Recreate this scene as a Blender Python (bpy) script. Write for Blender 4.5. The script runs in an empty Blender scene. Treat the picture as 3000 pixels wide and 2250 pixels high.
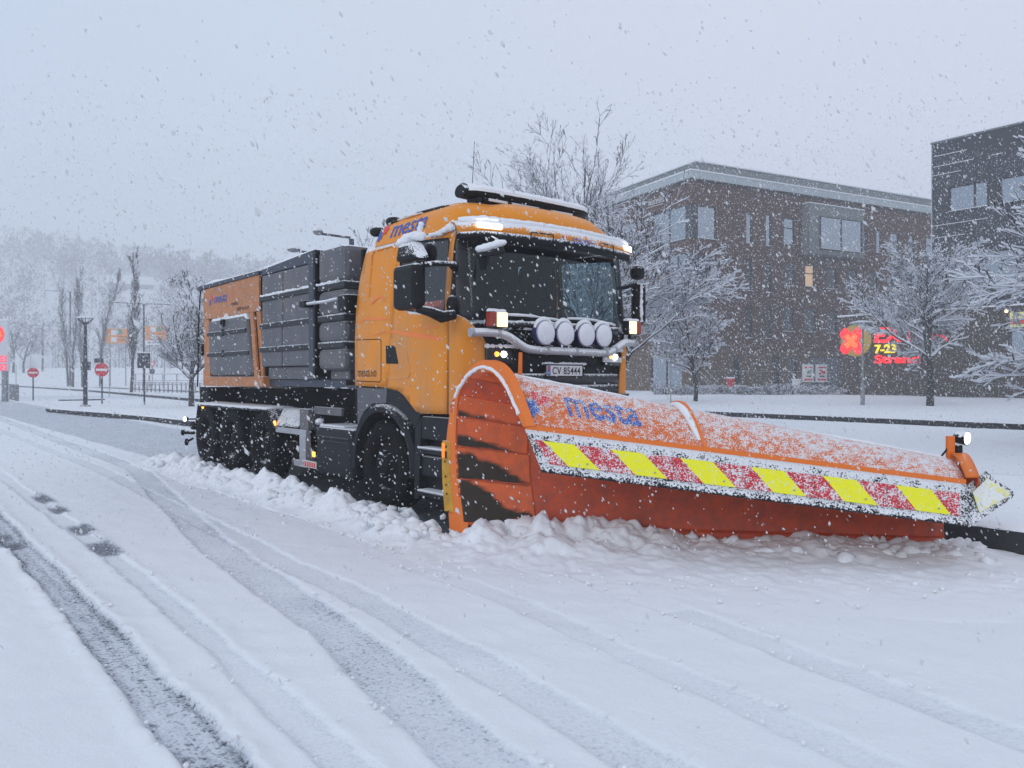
import bpy, bmesh, math, random
import numpy as np
from mathutils import Vector, Matrix

rng = np.random.default_rng(7)
random.seed(7)
SC = bpy.context.scene
COL = SC.collection

# ------------------------------------------------------------------ camera, sky, sun, exposure
CAM_H = 1.49
cam_d = bpy.data.cameras.new('camera'); cam = bpy.data.objects.new('camera', cam_d); COL.objects.link(cam)
cam.location = (0, 0, CAM_H); cam.rotation_euler = (math.pi / 2, 0, 0)
cam_d.sensor_width = 36; cam_d.lens = 2278 / 3000 * 36; cam_d.shift_y = -20 / 3000
cam_d.clip_start = .05; cam_d.clip_end = 3000
SC.camera = cam
cam_d.dof.use_dof = True; cam_d.dof.focus_distance = 9; cam_d.dof.aperture_fstop = 5.6

SUN_EL, SUN_ROT = math.radians(24), math.radians(215)
W = bpy.data.worlds.new('World'); SC.world = W; W.use_nodes = True
wn = W.node_tree.nodes; wl = W.node_tree.links
bg = wn['Background']; bg.inputs['Strength'].default_value = .1
sky = wn.new('ShaderNodeTexSky'); sky.sky_type = 'NISHITA'; sky.sun_disc = False
sky.sun_elevation = SUN_EL; sky.sun_rotation = SUN_ROT
wtc = wn.new('ShaderNodeTexCoord')
wno = wn.new('ShaderNodeTexNoise'); wno.inputs['Scale'].default_value = 1.3; wno.inputs['Detail'].default_value = 3
wl.new(wtc.outputs['Generated'], wno.inputs['Vector'])
wsep = wn.new('ShaderNodeSeparateXYZ'); wl.new(wtc.outputs['Generated'], wsep.inputs[0])
wadd = wn.new('ShaderNodeMath'); wadd.operation = 'MULTIPLY_ADD'; wadd.inputs[1].default_value = .55
wl.new(wsep.outputs['X'], wadd.inputs[0]); wl.new(wno.outputs['Fac'], wadd.inputs[2])
wramp = wn.new('ShaderNodeValToRGB')                               # flat overcast, a little bluer to the west
wramp.color_ramp.elements[0].position = .1; wramp.color_ramp.elements[0].color = (5.65, 6.75, 8.4, 1)
wramp.color_ramp.elements[1].position = .85; wramp.color_ramp.elements[1].color = (7.1, 7.5, 8.6, 1)
wl.new(wadd.outputs[0], wramp.inputs[0])
wmix = wn.new('ShaderNodeMix'); wmix.data_type = 'RGBA'; wmix.inputs[0].default_value = .93
wl.new(sky.outputs[0], wmix.inputs['A']); wl.new(wramp.outputs[0], wmix.inputs['B'])
wl.new(wmix.outputs['Result'], bg.inputs['Color'])

sun_d = bpy.data.lights.new('sun', 'SUN'); sun = bpy.data.objects.new('sun', sun_d); COL.objects.link(sun)
sun_d.energy = .55; sun_d.angle = math.radians(30); sun_d.color = (1, .96, .92)
sdir = Vector((math.sin(SUN_ROT) * math.cos(SUN_EL), math.cos(SUN_ROT) * math.cos(SUN_EL), math.sin(SUN_EL)))
sun.rotation_euler = sdir.to_track_quat('Z', 'Y').to_euler()

SC.view_settings.view_transform = 'Standard'; SC.view_settings.look = 'None'
SC.view_settings.exposure = .11; SC.view_settings.gamma = 1
SC.render.engine = 'CYCLES'
SC.cycles.use_denoising = True
SC.cycles.max_bounces = 6; SC.cycles.diffuse_bounces = 3; SC.cycles.glossy_bounces = 3
SC.cycles.transparent_max_bounces = 10; SC.cycles.transmission_bounces = 4; SC.cycles.volume_bounces = 2
SC.cycles.use_fast_gi = False

# ------------------------------------------------------------------ materials
def nodes(m):
    m.use_nodes = True
    return m.node_tree.nodes, m.node_tree.links, m.node_tree.nodes['Principled BSDF']

def math_node(n, l, op, a, b=None, c=None):
    k = n.new('ShaderNodeMath'); k.operation = op
    for i, x in enumerate((a, b, c)):
        if x is None: continue
        if isinstance(x, (int, float)): k.inputs[i].default_value = x
        else: l.new(x, k.inputs[i])
    return k.outputs[0]

def noise(n, l, vec, scale, detail=3, rough=.55):
    k = n.new('ShaderNodeTexNoise'); k.inputs['Scale'].default_value = scale
    k.inputs['Detail'].default_value = detail; k.inputs['Roughness'].default_value = rough
    l.new(vec, k.inputs['Vector']); return k.outputs['Fac']

def mixc(n, l, fac, a, b):
    k = n.new('ShaderNodeMix'); k.data_type = 'RGBA'
    if isinstance(fac, (int, float)): k.inputs[0].default_value = fac
    else: l.new(fac, k.inputs[0])
    for s, x in (('A', a), ('B', b)):
        if isinstance(x, tuple): k.inputs[s].default_value = (*x[:3], 1)
        else: l.new(x, k.inputs[s])
    return k.outputs['Result']

SNOW = (.83, .85, .88)

def mat(name, rgb, rough=.5, metal=0, snow=None, vary=.12, emit=None, estr=0, coat=0, bump=0, bscale=60, dirt=0, spec=.5, film=0):
    """snow = (weight of the upward normal, weight of the clump noise, bias, clump scale)"""
    m = bpy.data.materials.new(name); n, l, p = nodes(m)
    p.inputs['Roughness'].default_value = rough; p.inputs['Metallic'].default_value = metal
    p.inputs['Specular IOR Level'].default_value = spec
    if coat: p.inputs['Coat Weight'].default_value = coat; p.inputs['Coat Roughness'].default_value = .12
    geo = n.new('ShaderNodeNewGeometry')
    v = noise(n, l, geo.outputs['Position'], 3.1, 4)
    lo = tuple(c * (1 - vary) for c in rgb); hi = tuple(min(1, c * (1 + vary)) for c in rgb)
    col = mixc(n, l, v, lo, hi)
    if dirt:
        d = noise(n, l, geo.outputs['Position'], 9, 6, .7)
        d = math_node(n, l, 'MULTIPLY', math_node(n, l, 'SMOOTH_MIN', math_node(n, l, 'MULTIPLY', math_node(n, l, 'SUBTRACT', d, .42), 5), 1, .2), dirt)
        d = math_node(n, l, 'MAXIMUM', d, 0)
        col = mixc(n, l, d, col, tuple(.35 * c + .02 for c in rgb))
    if film:
        mq = n.new('ShaderNodeMapping'); mq.inputs['Scale'].default_value = (5, 5, .7); l.new(geo.outputs['Position'], mq.inputs[0])
        fk = math_node(n, l, 'MULTIPLY', noise(n, l, mq.outputs[0], 1, 5, .65), noise(n, l, geo.outputs['Position'], 1.4, 4, .6))
        fr = n.new('ShaderNodeMapRange'); fr.inputs['From Min'].default_value = .2; fr.inputs['From Max'].default_value = .42; fr.inputs['To Max'].default_value = film; l.new(fk, fr.inputs['Value'])
        col = mixc(n, l, fr.outputs[0], col, (.30, .25, .19))
    hgt = None
    if snow:
        wz, wa, bias, sc = snow
        sep = n.new('ShaderNodeSeparateXYZ'); l.new(geo.outputs['Normal'], sep.inputs[0])
        a = noise(n, l, geo.outputs['Position'], sc, 3, .6); b = noise(n, l, geo.outputs['Position'], sc * .17, 2)
        s = math_node(n, l, 'MULTIPLY', sep.outputs['Z'], wz)
        s = math_node(n, l, 'MULTIPLY_ADD', math_node(n, l, 'SUBTRACT', a, .5), wa, s)
        s = math_node(n, l, 'MULTIPLY_ADD', math_node(n, l, 'SUBTRACT', b, .5), wa * .45, s)
        s = math_node(n, l, 'ADD', s, bias)
        r = n.new('ShaderNodeMapRange'); r.interpolation_type = 'SMOOTHSTEP'
        r.inputs['From Min'].default_value = .42; r.inputs['From Max'].default_value = .58
        l.new(s, r.inputs['Value']); hgt = r.outputs[0]
        col = mixc(n, l, hgt, col, SNOW)
        rr = math_node(n, l, 'MULTIPLY_ADD', hgt, .95 - rough, rough); l.new(rr, p.inputs['Roughness'])
        if metal:
            l.new(math_node(n, l, 'MULTIPLY_ADD', hgt, -metal, metal), p.inputs['Metallic'])
        bu = n.new('ShaderNodeBump'); bu.inputs['Strength'].default_value = .6; bu.inputs['Distance'].default_value = .012
        l.new(s, bu.inputs['Height']); l.new(bu.outputs[0], p.inputs['Normal'])
    elif bump:
        bu = n.new('ShaderNodeBump'); bu.inputs['Strength'].default_value = bump; bu.inputs['Distance'].default_value = .01
        l.new(noise(n, l, geo.outputs['Position'], bscale, 4), bu.inputs['Height']); l.new(bu.outputs[0], p.inputs['Normal'])
    l.new(col, p.inputs['Base Color'])
    if emit:
        p.inputs['Emission Color'].default_value = (*emit, 1); p.inputs['Emission Strength'].default_value = estr
    return m

def glass(name, tint, refl=.1, rough=.02):
    m = bpy.data.materials.new(name); n, l, p = nodes(m); n.remove(p)
    t = n.new('ShaderNodeBsdfTransparent'); t.inputs[0].default_value = (*tint, 1)
    g = n.new('ShaderNodeBsdfGlossy'); g.inputs['Roughness'].default_value = rough
    f = n.new('ShaderNodeLayerWeight'); f.inputs['Blend'].default_value = .5
    fac = math_node(n, l, 'MULTIPLY_ADD', math_node(n, l, 'POWER', f.outputs['Facing'], 4), .6, .03 + refl)
    mx = n.new('ShaderNodeMixShader'); l.new(fac, mx.inputs[0]); l.new(t.outputs[0], mx.inputs[1]); l.new(g.outputs[0], mx.inputs[2])
    l.new(mx.outputs[0], n['Material Output'].inputs[0]); return m

def pane_mat(name, rgb, refl):
    m = bpy.data.materials.new(name); n, l, p = nodes(m)
    p.inputs['Base Color'].default_value = (*rgb, 1); p.inputs['Roughness'].default_value = .4
    g = n.new('ShaderNodeBsdfGlossy'); g.inputs['Roughness'].default_value = .04; g.inputs[0].default_value = (.75, .84, .95, 1)
    mx = n.new('ShaderNodeMixShader'); mx.inputs[0].default_value = refl
    l.new(p.outputs[0], mx.inputs[1]); l.new(g.outputs[0], mx.inputs[2]); l.new(mx.outputs[0], n['Material Output'].inputs[0])
    geo = n.new('ShaderNodeNewGeometry'); bu = n.new('ShaderNodeBump'); bu.inputs['Strength'].default_value = .06
    l.new(noise(n, l, geo.outputs['Position'], .7, 2), bu.inputs['Height']); l.new(bu.outputs[0], g.inputs['Normal'])
    return m

M = {}
M['yellow'] = mat('cab_yellow_paint', (.80, .27, .006), .36, 0, snow=(.62, .5, -.16, 38), vary=.05, coat=.1, spec=.3)
M['yellow_side'] = mat('cab_yellow_side', (.80, .27, .006), .34, 0, snow=(.9, .62, .06, 22), vary=.06, coat=.12, spec=.3, film=.42)
M['visor'] = mat('visor_yellow', (.80, .27, .006), .4, 0, snow=(.5, 1.25, .42, 60), vary=.05)
M['lining'] = mat('cab_lining', (.008, .008, .009), .8, spec=.2)
M['black'] = mat('black_plastic', (.006, .0065, .008), .42, 0, snow=(.75, .55, -.06, 48), spec=.2)
M['black_snowy'] = mat('black_plastic_snowy', (.006, .0065, .008), .45, 0, snow=(.75, 1.1, .22, 60), spec=.2)
M['black_gloss'] = mat('black_gloss', (.012, .013, .017), .25, 0, snow=(.75, .8, -.02, 55))
M['rubber'] = mat('tyre_rubber', (.006, .006, .0065), .85, 0, snow=(.2, .6, .16, 40), bump=0, spec=.2)
M['chassis'] = mat('chassis_black', (.005, .005, .0055), .7, 0, snow=(.65, .5, -.1, 25), spec=.2)
M['grey_plastic'] = mat('dark_grey_plastic', (.018, .0195, .025), .55, 0, snow=(.8, .45, -.1, 35), spec=.2)
M['tank'] = mat('grey_tank_plastic', (.10, .104, .122), .5, 0, snow=(.85, .5, -.02, 40), vary=.12, film=.3)
M['hopper'] = mat('dark_blue_hopper', (.04, .05, .075), .5, 0, snow=(.8, .45, -.05, 30))
M['band'] = mat('dark_band_with_snow', (.02, .023, .03), .6, 0, snow=(.75, .9, .22, 45))
M['orange_body'] = mat('spreader_orange', (.52, .2, .07), .5, 0, snow=(.85, .5, -.05, 35), dirt=.35)
M['plough'] = mat('plough_orange', (.66, .10, .012), .48, 0, snow=None, vary=.08, dirt=.35, bump=.05)
M['plough_in'] = mat('plough_inner_face', (.56, .066, .008), .5, 0, snow=(0, .55, .15, 11), vary=.1, dirt=.55)  # plough orange darkened for the shade beneath the hood, with real grime
M['hood'] = mat('plough_hood_snowy', (.78, .16, .015), .5, 0, snow=(.6, 2.3, .07, 105), vary=.05)
M['lip'] = mat('plough_lip', (.8, .18, .012), .45, 0, snow=(.35, .6, .02, 40), vary=.05)
M['worn'] = mat('worn_black_stripe', (.016, .012, .008), .8, 0, vary=.4, dirt=.3)
M['edge_yellow'] = mat('wear_strip_yellow', (.62, .32, .015), .5, 0, snow=(.6, .5, .02, 30), dirt=.5)
M['flap'] = mat('black_rubber_flap', (.012, .012, .014), .8, 0, snow=(.5, 2.2, .42, 75))
M['flap_low'] = mat('black_rubber_flap_low', (.012, .012, .014), .8, 0, snow=(.3, 2.0, .42, 60))
M['refl_red'] = mat('reflective_red', (.62, .012, .03), .4, 0, snow=(.2, 2.2, .33, 85), vary=.05)
M['refl_yellow'] = mat('reflective_yellow', (.95, .93, .0), .4, 0, snow=(.1, 1.9, .16, 80), vary=.03)
M['refl_pale'] = mat('reflective_snowy', (.85, .82, .3), .5, 0, snow=(.3, 1.5, .4, 30))
M['blue_print'] = mat('blue_print', (.03, .10, .42), .5, 0, vary=.05)
M['red_print'] = mat('red_print', (.75, .05, .03), .5, 0, vary=.05)
M['blue_print_s'] = mat('blue_print_snowy', (.03, .13, .5), .5, 0, snow=(.6, 2.3, .0, 105), vary=.05)
M['red_print_s'] = mat('red_print_snowy', (.75, .05, .05), .5, 0, snow=(.6, 2.3, .03, 105), vary=.05)
M['blue_print_v'] = mat('blue_print_visor', (.03, .1, .42), .5, 0, snow=(.5, 1.25, .48, 60))
M['red_print_v'] = mat('red_print_visor', (.75, .05, .03), .5, 0, snow=(.5, 1.25, .48, 60))
M['dark_print'] = mat('dark_print', (.05, .03, .02), .6)
M['swoosh'] = mat('orange_swoosh', (.9, .2, .006), .35, coat=.3)
M['white'] = mat('white_plate', (.72, .73, .75), .5, snow=(.4, .6, -.02, 60))
M['print_black'] = mat('print_black', (.01, .01, .012), .6)
M['alu'] = mat('aluminium', (.42, .43, .46), .45, .4, snow=(.7, .5, -.02, 30))
M['bar'] = mat('bull_bar_frosted', (.5, .51, .55), .5, .3, snow=(.75, .9, .5, 55))
M['snow'] = mat('fresh_snow', SNOW, .9, vary=.03, bump=.5, bscale=70)
M['lens_snow'] = mat('snowed_lens', (.76, .78, .86), .4, snow=(.3, .9, .5, 60))
M['lamp_blue'] = mat('lamp_shell', (.04, .05, .16), .4)
M['lamp_white'] = mat('lit_white', (.9, .9, .85), .4, emit=(1, .97, .9), estr=4)
M['lamp_warm'] = mat('lit_warm', (.9, .8, .6), .4, emit=(1, .72, .36), estr=1.25, vary=.2)
M['lamp_amber'] = mat('lit_amber', (.9, .4, .05), .4, emit=(1, .3, .03), estr=3.5)
M['lamp_red'] = mat('red_lens', (.35, .035, .02), .3)
M['amber_dim'] = mat('amber_lens', (.8, .2, .02), .3, emit=(1, .25, .03), estr=.8)
M['seat'] = mat('seat_cloth', (.02, .022, .028), .9)
M['window_refl'] = mat('window_reflection_orange', (.85, .1, .02), .8)  # colour imitates the reflection in the near side window
M['window_refl_red'] = mat('window_reflection_red', (.8, .02, .02), .8)
M['windscreen'] = glass('windscreen_glass', (.72, .82, .84), .0)
M['side_glass'] = glass('side_window_glass', (.86, .92, .94), .02)
M['mirror_glass'] = pane_mat('mirror_glass', (.02, .02, .025), .6)

# ------------------------------------------------------------------ mesh helpers
class MB:
    def __init__(s): s.v = []; s.f = []; s.m = []
    def add(s, vs, fs, mi=0):
        o = len(s.v); s.v += [tuple(map(float, p)) for p in vs]
        for q in fs: s.f.append(tuple(i + o for i in q)); s.m.append(mi)
        return s
    def box(s, x0, x1, y0, y1, z0, z1, mi=0):
        vs = [(x, y, z) for z in (z0, z1) for y in (y0, y1) for x in (x0, x1)]
        return s.add(vs, [(0, 2, 3, 1), (4, 5, 7, 6), (0, 1, 5, 4), (2, 6, 7, 3), (0, 4, 6, 2), (1, 3, 7, 5)], mi)
    def hexa(s, b, t, mi=0):          # bottom quad, top quad (same order)
        return s.add(list(b) + list(t), [(3, 2, 1, 0), (4, 5, 6, 7), (0, 1, 5, 4), (1, 2, 6, 5), (2, 3, 7, 6), (3, 0, 4, 7)], mi)
    def prism(s, poly, f0, f1, mi=0, side_mi=None):   # f0/f1 map 2d -> 3d front and back
        n = len(poly); vs = [f0(*p) for p in poly] + [f1(*p) for p in poly]
        o = len(s.v); s.v += [tuple(map(float, p)) for p in vs]
        s.f.append(tuple(o + i for i in range(n))); s.m.append(mi)
        s.f.append(tuple(o + n + i for i in reversed(range(n)))); s.m.append(mi)
        for i in range(n):
            j = (i + 1) % n; s.f.append((o + i, o + n + i, o + n + j, o + j)); s.m.append(mi if side_mi is None else side_mi)
        return s
    def tube(s, path, r, n=8, mi=0, flat=1.0):
        P = [Vector(p) for p in path]; R = r if isinstance(r, (list, tuple)) else [r] * len(P)
        rings = []; up0 = Vector((0, 0, 1))
        for i, p in enumerate(P):
            d = (P[min(i + 1, len(P) - 1)] - P[max(i - 1, 0)]).normalized()
            a = d.cross(up0)
            if a.length < .05: a = d.cross(Vector((1, 0, 0)))
            a.normalize(); b = a.cross(d)
            rings.append([p + (a * math.cos(t) + b * math.sin(t) * flat) * R[i] for t in [2 * math.pi * k / n for k in range(n)]])
        vs = [q for r_ in rings for q in r_]; fs = []
        for i in range(len(P) - 1):
            for k in range(n):
                fs.append((i * n + k, i * n + (k + 1) % n, (i + 1) * n + (k + 1) % n, (i + 1) * n + k))
        fs.append(tuple(reversed(range(n)))); fs.append(tuple((len(P) - 1) * n + k for k in range(n)))
        return s.add(vs, fs, mi)
    def lathe(s, prof, c, axis, n=24, mi=0, cap=True):   # prof: (radius, along axis)
        ax = Vector(axis).normalized(); a = ax.orthogonal().normalized(); b = ax.cross(a); c = Vector(c)
        vs = []; fs = []
        for r, h in prof:
            for k in range(n):
                t = 2 * math.pi * k / n; vs.append(c + ax * h + (a * math.cos(t) + b * math.sin(t)) * r)
        for i in range(len(prof) - 1):
            for k in range(n): fs.append((i * n + k, i * n + (k + 1) % n, (i + 1) * n + (k + 1) % n, (i + 1) * n + k))
        if cap:
            fs.append(tuple(reversed(range(n)))); fs.append(tuple((len(prof) - 1) * n + k for k in range(n)))
        return s.add(vs, fs, mi)
    def ball(s, c, rx, ry, rz, n=12, mi=0, lump=0, seed=0):
        r_ = random.Random(seed); vs = [(c[0], c[1], c[2] - rz)]; fs = []; m = n // 2
        for i in range(1, m):
            for k in range(n):
                a = math.pi * i / m; t = 2 * math.pi * k / n; q = 1 + (r_.random() - .5) * lump
                vs.append((c[0] + rx * q * math.sin(a) * math.cos(t), c[1] + ry * q * math.sin(a) * math.sin(t), c[2] - rz * q * math.cos(a)))
        vs.append((c[0], c[1], c[2] + rz)); L = len(vs) - 1
        for k in range(n):
            fs.append((0, 1 + (k + 1) % n, 1 + k)); fs.append((L, L - n + k, L - n + (k + 1) % n))
        for i in range(m - 2):
            for k in range(n):
                a = 1 + i * n + k; b = 1 + i * n + (k + 1) % n; fs.append((a, b, b + n, a + n))
        return s.add(vs, fs, mi)
    def grid(s, P, mi=0):               # P[i][j] -> points
        ni, nj = len(P), len(P[0]); vs = [p for row in P for p in row]
        return s.add(vs, [(i * nj + j, i * nj + j + 1, (i + 1) * nj + j + 1, (i + 1) * nj + j) for i in range(ni - 1) for j in range(nj - 1)], mi)
    def patch(s, poly, fn, cell=.1, mi=0):   # 2d polygon cut into cells, each point mapped by fn
        xs = [p[0] for p in poly]; ys = [p[1] for p in poly]
        def clip(pl, ax, lim, keep_gt):
            out = []
            for i in range(len(pl)):
                a, b = pl[i - 1], pl[i]; ia = (a[ax] >= lim) == keep_gt; ib = (b[ax] >= lim) == keep_gt
                if ia != ib:
                    t = (lim - a[ax]) / (b[ax] - a[ax]); out.append((a[0] + t * (b[0] - a[0]), a[1] + t * (b[1] - a[1])))
                if ib: out.append(b)
            return out
        nx = max(1, int(math.ceil((max(xs) - min(xs)) / cell))); ny = max(1, int(math.ceil((max(ys) - min(ys)) / cell)))
        dx = (max(xs) - min(xs)) / nx; dy = (max(ys) - min(ys)) / ny
        for i in range(nx):
            a = list(poly)
            if i > 0: a = clip(a, 0, min(xs) + i * dx, True)
            if i < nx - 1: a = clip(a, 0, min(xs) + (i + 1) * dx, False)
            if len(a) < 3: continue
            for j in range(ny):
                b = a
                if j > 0: b = clip(b, 1, min(ys) + j * dy, True)
                if j < ny - 1: b = clip(b, 1, min(ys) + (j + 1) * dy, False)
                q = []
                for p in b:
                    if not q or abs(p[0] - q[-1][0]) + abs(p[1] - q[-1][1]) > 1e-6: q.append(p)
                if len(q) > 1 and abs(q[0][0] - q[-1][0]) + abs(q[0][1] - q[-1][1]) < 1e-6: q.pop()
                if len(q) >= 3: s.add([fn(*p) for p in q], [tuple(range(len(q)))], mi)
        return s
    def build(s, name, mats, parent=None, smooth=False, bevel=0, solid=0, soff=-1, loc=None, rotz=0, weld=False, angle=40, inner=0, flip=False, out=None):
        me = bpy.data.meshes.new(name)
        me.from_pydata(s.v, [], s.f)
        for m_ in (mats if isinstance(mats, (list, tuple)) else [mats]): me.materials.append(M[m_] if isinstance(m_, str) else m_)
        if len(me.materials) > 1: me.polygons.foreach_set('material_index', s.m)
        if weld or smooth or solid:
            bm = bmesh.new(); bm.from_mesh(me)
            if weld or solid: bmesh.ops.remove_doubles(bm, verts=bm.verts, dist=1e-4)
            if flip: bmesh.ops.reverse_faces(bm, faces=bm.faces)
            if out is not None:
                bm.normal_update(); bmesh.ops.reverse_faces(bm, faces=[q for q in bm.faces if q.normal.dot(Vector(out)) < 0])
            bm.to_mesh(me); bm.free()
        if smooth:
            me.polygons.foreach_set('use_smooth', [True] * len(me.polygons))
            try: me.set_sharp_from_angle(angle=math.radians(angle))
            except Exception: pass
        me.update()
        o = bpy.data.objects.new(name, me); COL.objects.link(o)
        if parent: o.parent = parent
        if loc is not None: o.location = loc
        o.rotation_euler = (0, 0, rotz)
        if solid:
            k = o.modifiers.new('thickness', 'SOLIDIFY'); k.thickness = solid; k.offset = soff
            if inner: k.material_offset = inner; k.material_offset_rim = 0
        if bevel:
            k = o.modifiers.new('bevel', 'BEVEL'); k.width = bevel; k.segments = 2; k.limit_method = 'ANGLE'; k.angle_limit = math.radians(40)
        return o

def tag(o, label=None, cat=None, group=None, kind=None):
    if label: o['label'] = label
    if cat: o['category'] = cat
    if group: o['group'] = group
    if kind: o['kind'] = kind
    return o

def thing(name, label, cat, loc=(0, 0, 0), rotz=0, group=None):
    o = bpy.data.objects.new(name, None); COL.objects.link(o); o.empty_display_size = .2
    o.location = loc; o.rotation_euler = (0, 0, rotz)
    return tag(o, label, cat, group)

def kids(o): return [c for c in list(bpy.data.objects) if c.parent == o]
def dup_tree(o, parent=None):
    c = o.copy(); COL.objects.link(c)
    if parent: c.parent = parent
    for k in kids(o): dup_tree(k, c)
    return c

def text_mesh(txt, size, shear=0, offset=0, space=1.0):
    cu = bpy.data.curves.new('t', 'FONT'); cu.body = txt; cu.size = size; cu.shear = shear; cu.offset = offset; cu.space_character = space
    cu.resolution_u = 4
    ob = bpy.data.objects.new('t', cu); COL.objects.link(ob); bpy.context.view_layer.update()
    me = bpy.data.meshes.new_from_object(ob.evaluated_get(bpy.context.evaluated_depsgraph_get()))
    vs = [v.co.copy() for v in me.vertices]; fs = [tuple(p.vertices) for p in me.polygons]
    bpy.data.objects.remove(ob); bpy.data.curves.remove(cu); bpy.data.meshes.remove(me)
    return vs, fs

def lettering(name, txt, width, height, fn, m, parent, shear=0, offset=0, space=1.0, smooth=False):
    """text fitted to width x height, every vertex mapped by fn(u, v)"""
    vs, fs = text_mesh(txt, 1, shear, offset, space)
    xs = [v.x for v in vs]; ys = [v.y for v in vs]; x0, x1, y0, y1 = min(xs), max(xs), min(ys), max(ys)
    mb = MB(); mb.add([fn((v.x - x0) / (x1 - x0) * width, (v.y - y0) / (y1 - y0) * height) for v in vs], fs)
    return mb.build(name, m, parent)

def lerp(a, b, t): return a + (b - a) * t
def interp(x, xs, ys): return float(np.interp(x, xs, ys))

def fbm(x, y, scale, octaves=4, gain=.5, seed=0):
    r = np.random.default_rng(seed); tab = r.random((256, 256)); out = np.zeros_like(x, dtype=float); amp = 1; tot = 0
    f = 1 / scale
    for o in range(octaves):
        X = x * f + 37.1 * o; Y = y * f + 11.7 * o; xi = np.floor(X).astype(int); yi = np.floor(Y).astype(int)
        u = X - xi; v = Y - yi; u = u * u * (3 - 2 * u); v = v * v * (3 - 2 * v)
        g = lambda a, b: tab[a & 255, b & 255]
        out += amp * ((g(xi, yi) * (1 - u) + g(xi + 1, yi) * u) * (1 - v) + (g(xi, yi + 1) * (1 - u) + g(xi + 1, yi + 1) * u) * v)
        tot += amp; amp *= gain; f *= 2
    return out / tot

def cells(x, y, scale, seed=0):         # rounded lumps: 1 at a cell centre, 0 between
    r = np.random.default_rng(seed); jx = r.random((256, 256)); jy = r.random((256, 256)); X = x / scale; Y = y / scale
    xi = np.floor(X).astype(int); yi = np.floor(Y).astype(int); best = np.full(x.shape, 9.); hgt = np.zeros(x.shape); jh = r.random((256, 256))
    for a in (-1, 0, 1):
        for b in (-1, 0, 1):
            cx = xi + a; cy = yi + b; d = (cx + jx[cx & 255, cy & 255] - X) ** 2 + (cy + jy[cx & 255, cy & 255] - Y) ** 2
            k = d < best; best = np.where(k, d, best); hgt = np.where(k, jh[cx & 255, cy & 255], hgt)
    return np.clip(1 - best * 1.3, 0, 1) ** .5 * (.35 + .65 * hgt)

# truck frame: x forward, y to its left, origin on the road under the front axle
TA = math.radians(39.9)
FX, FY = math.sin(TA), -math.cos(TA); LX, LY = math.cos(TA), math.sin(TA)
TO = Vector((-.5375, 9.584, 0)); TROT = math.atan2(FY, FX)
def to_truck(x, y): dx = x - TO.x; dy = y - TO.y; return dx * FX + dy * FY, dx * LX + dy * LY
def tw(a, b, z=0): return Vector((TO.x + FX * a + LX * b, TO.y + FY * a + LY * b, z))
def pt(u, v, Y): return Vector(((u - 1500) / 2278 * Y, Y, CAM_H - (v - 1105) / 2278 * Y))

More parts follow.
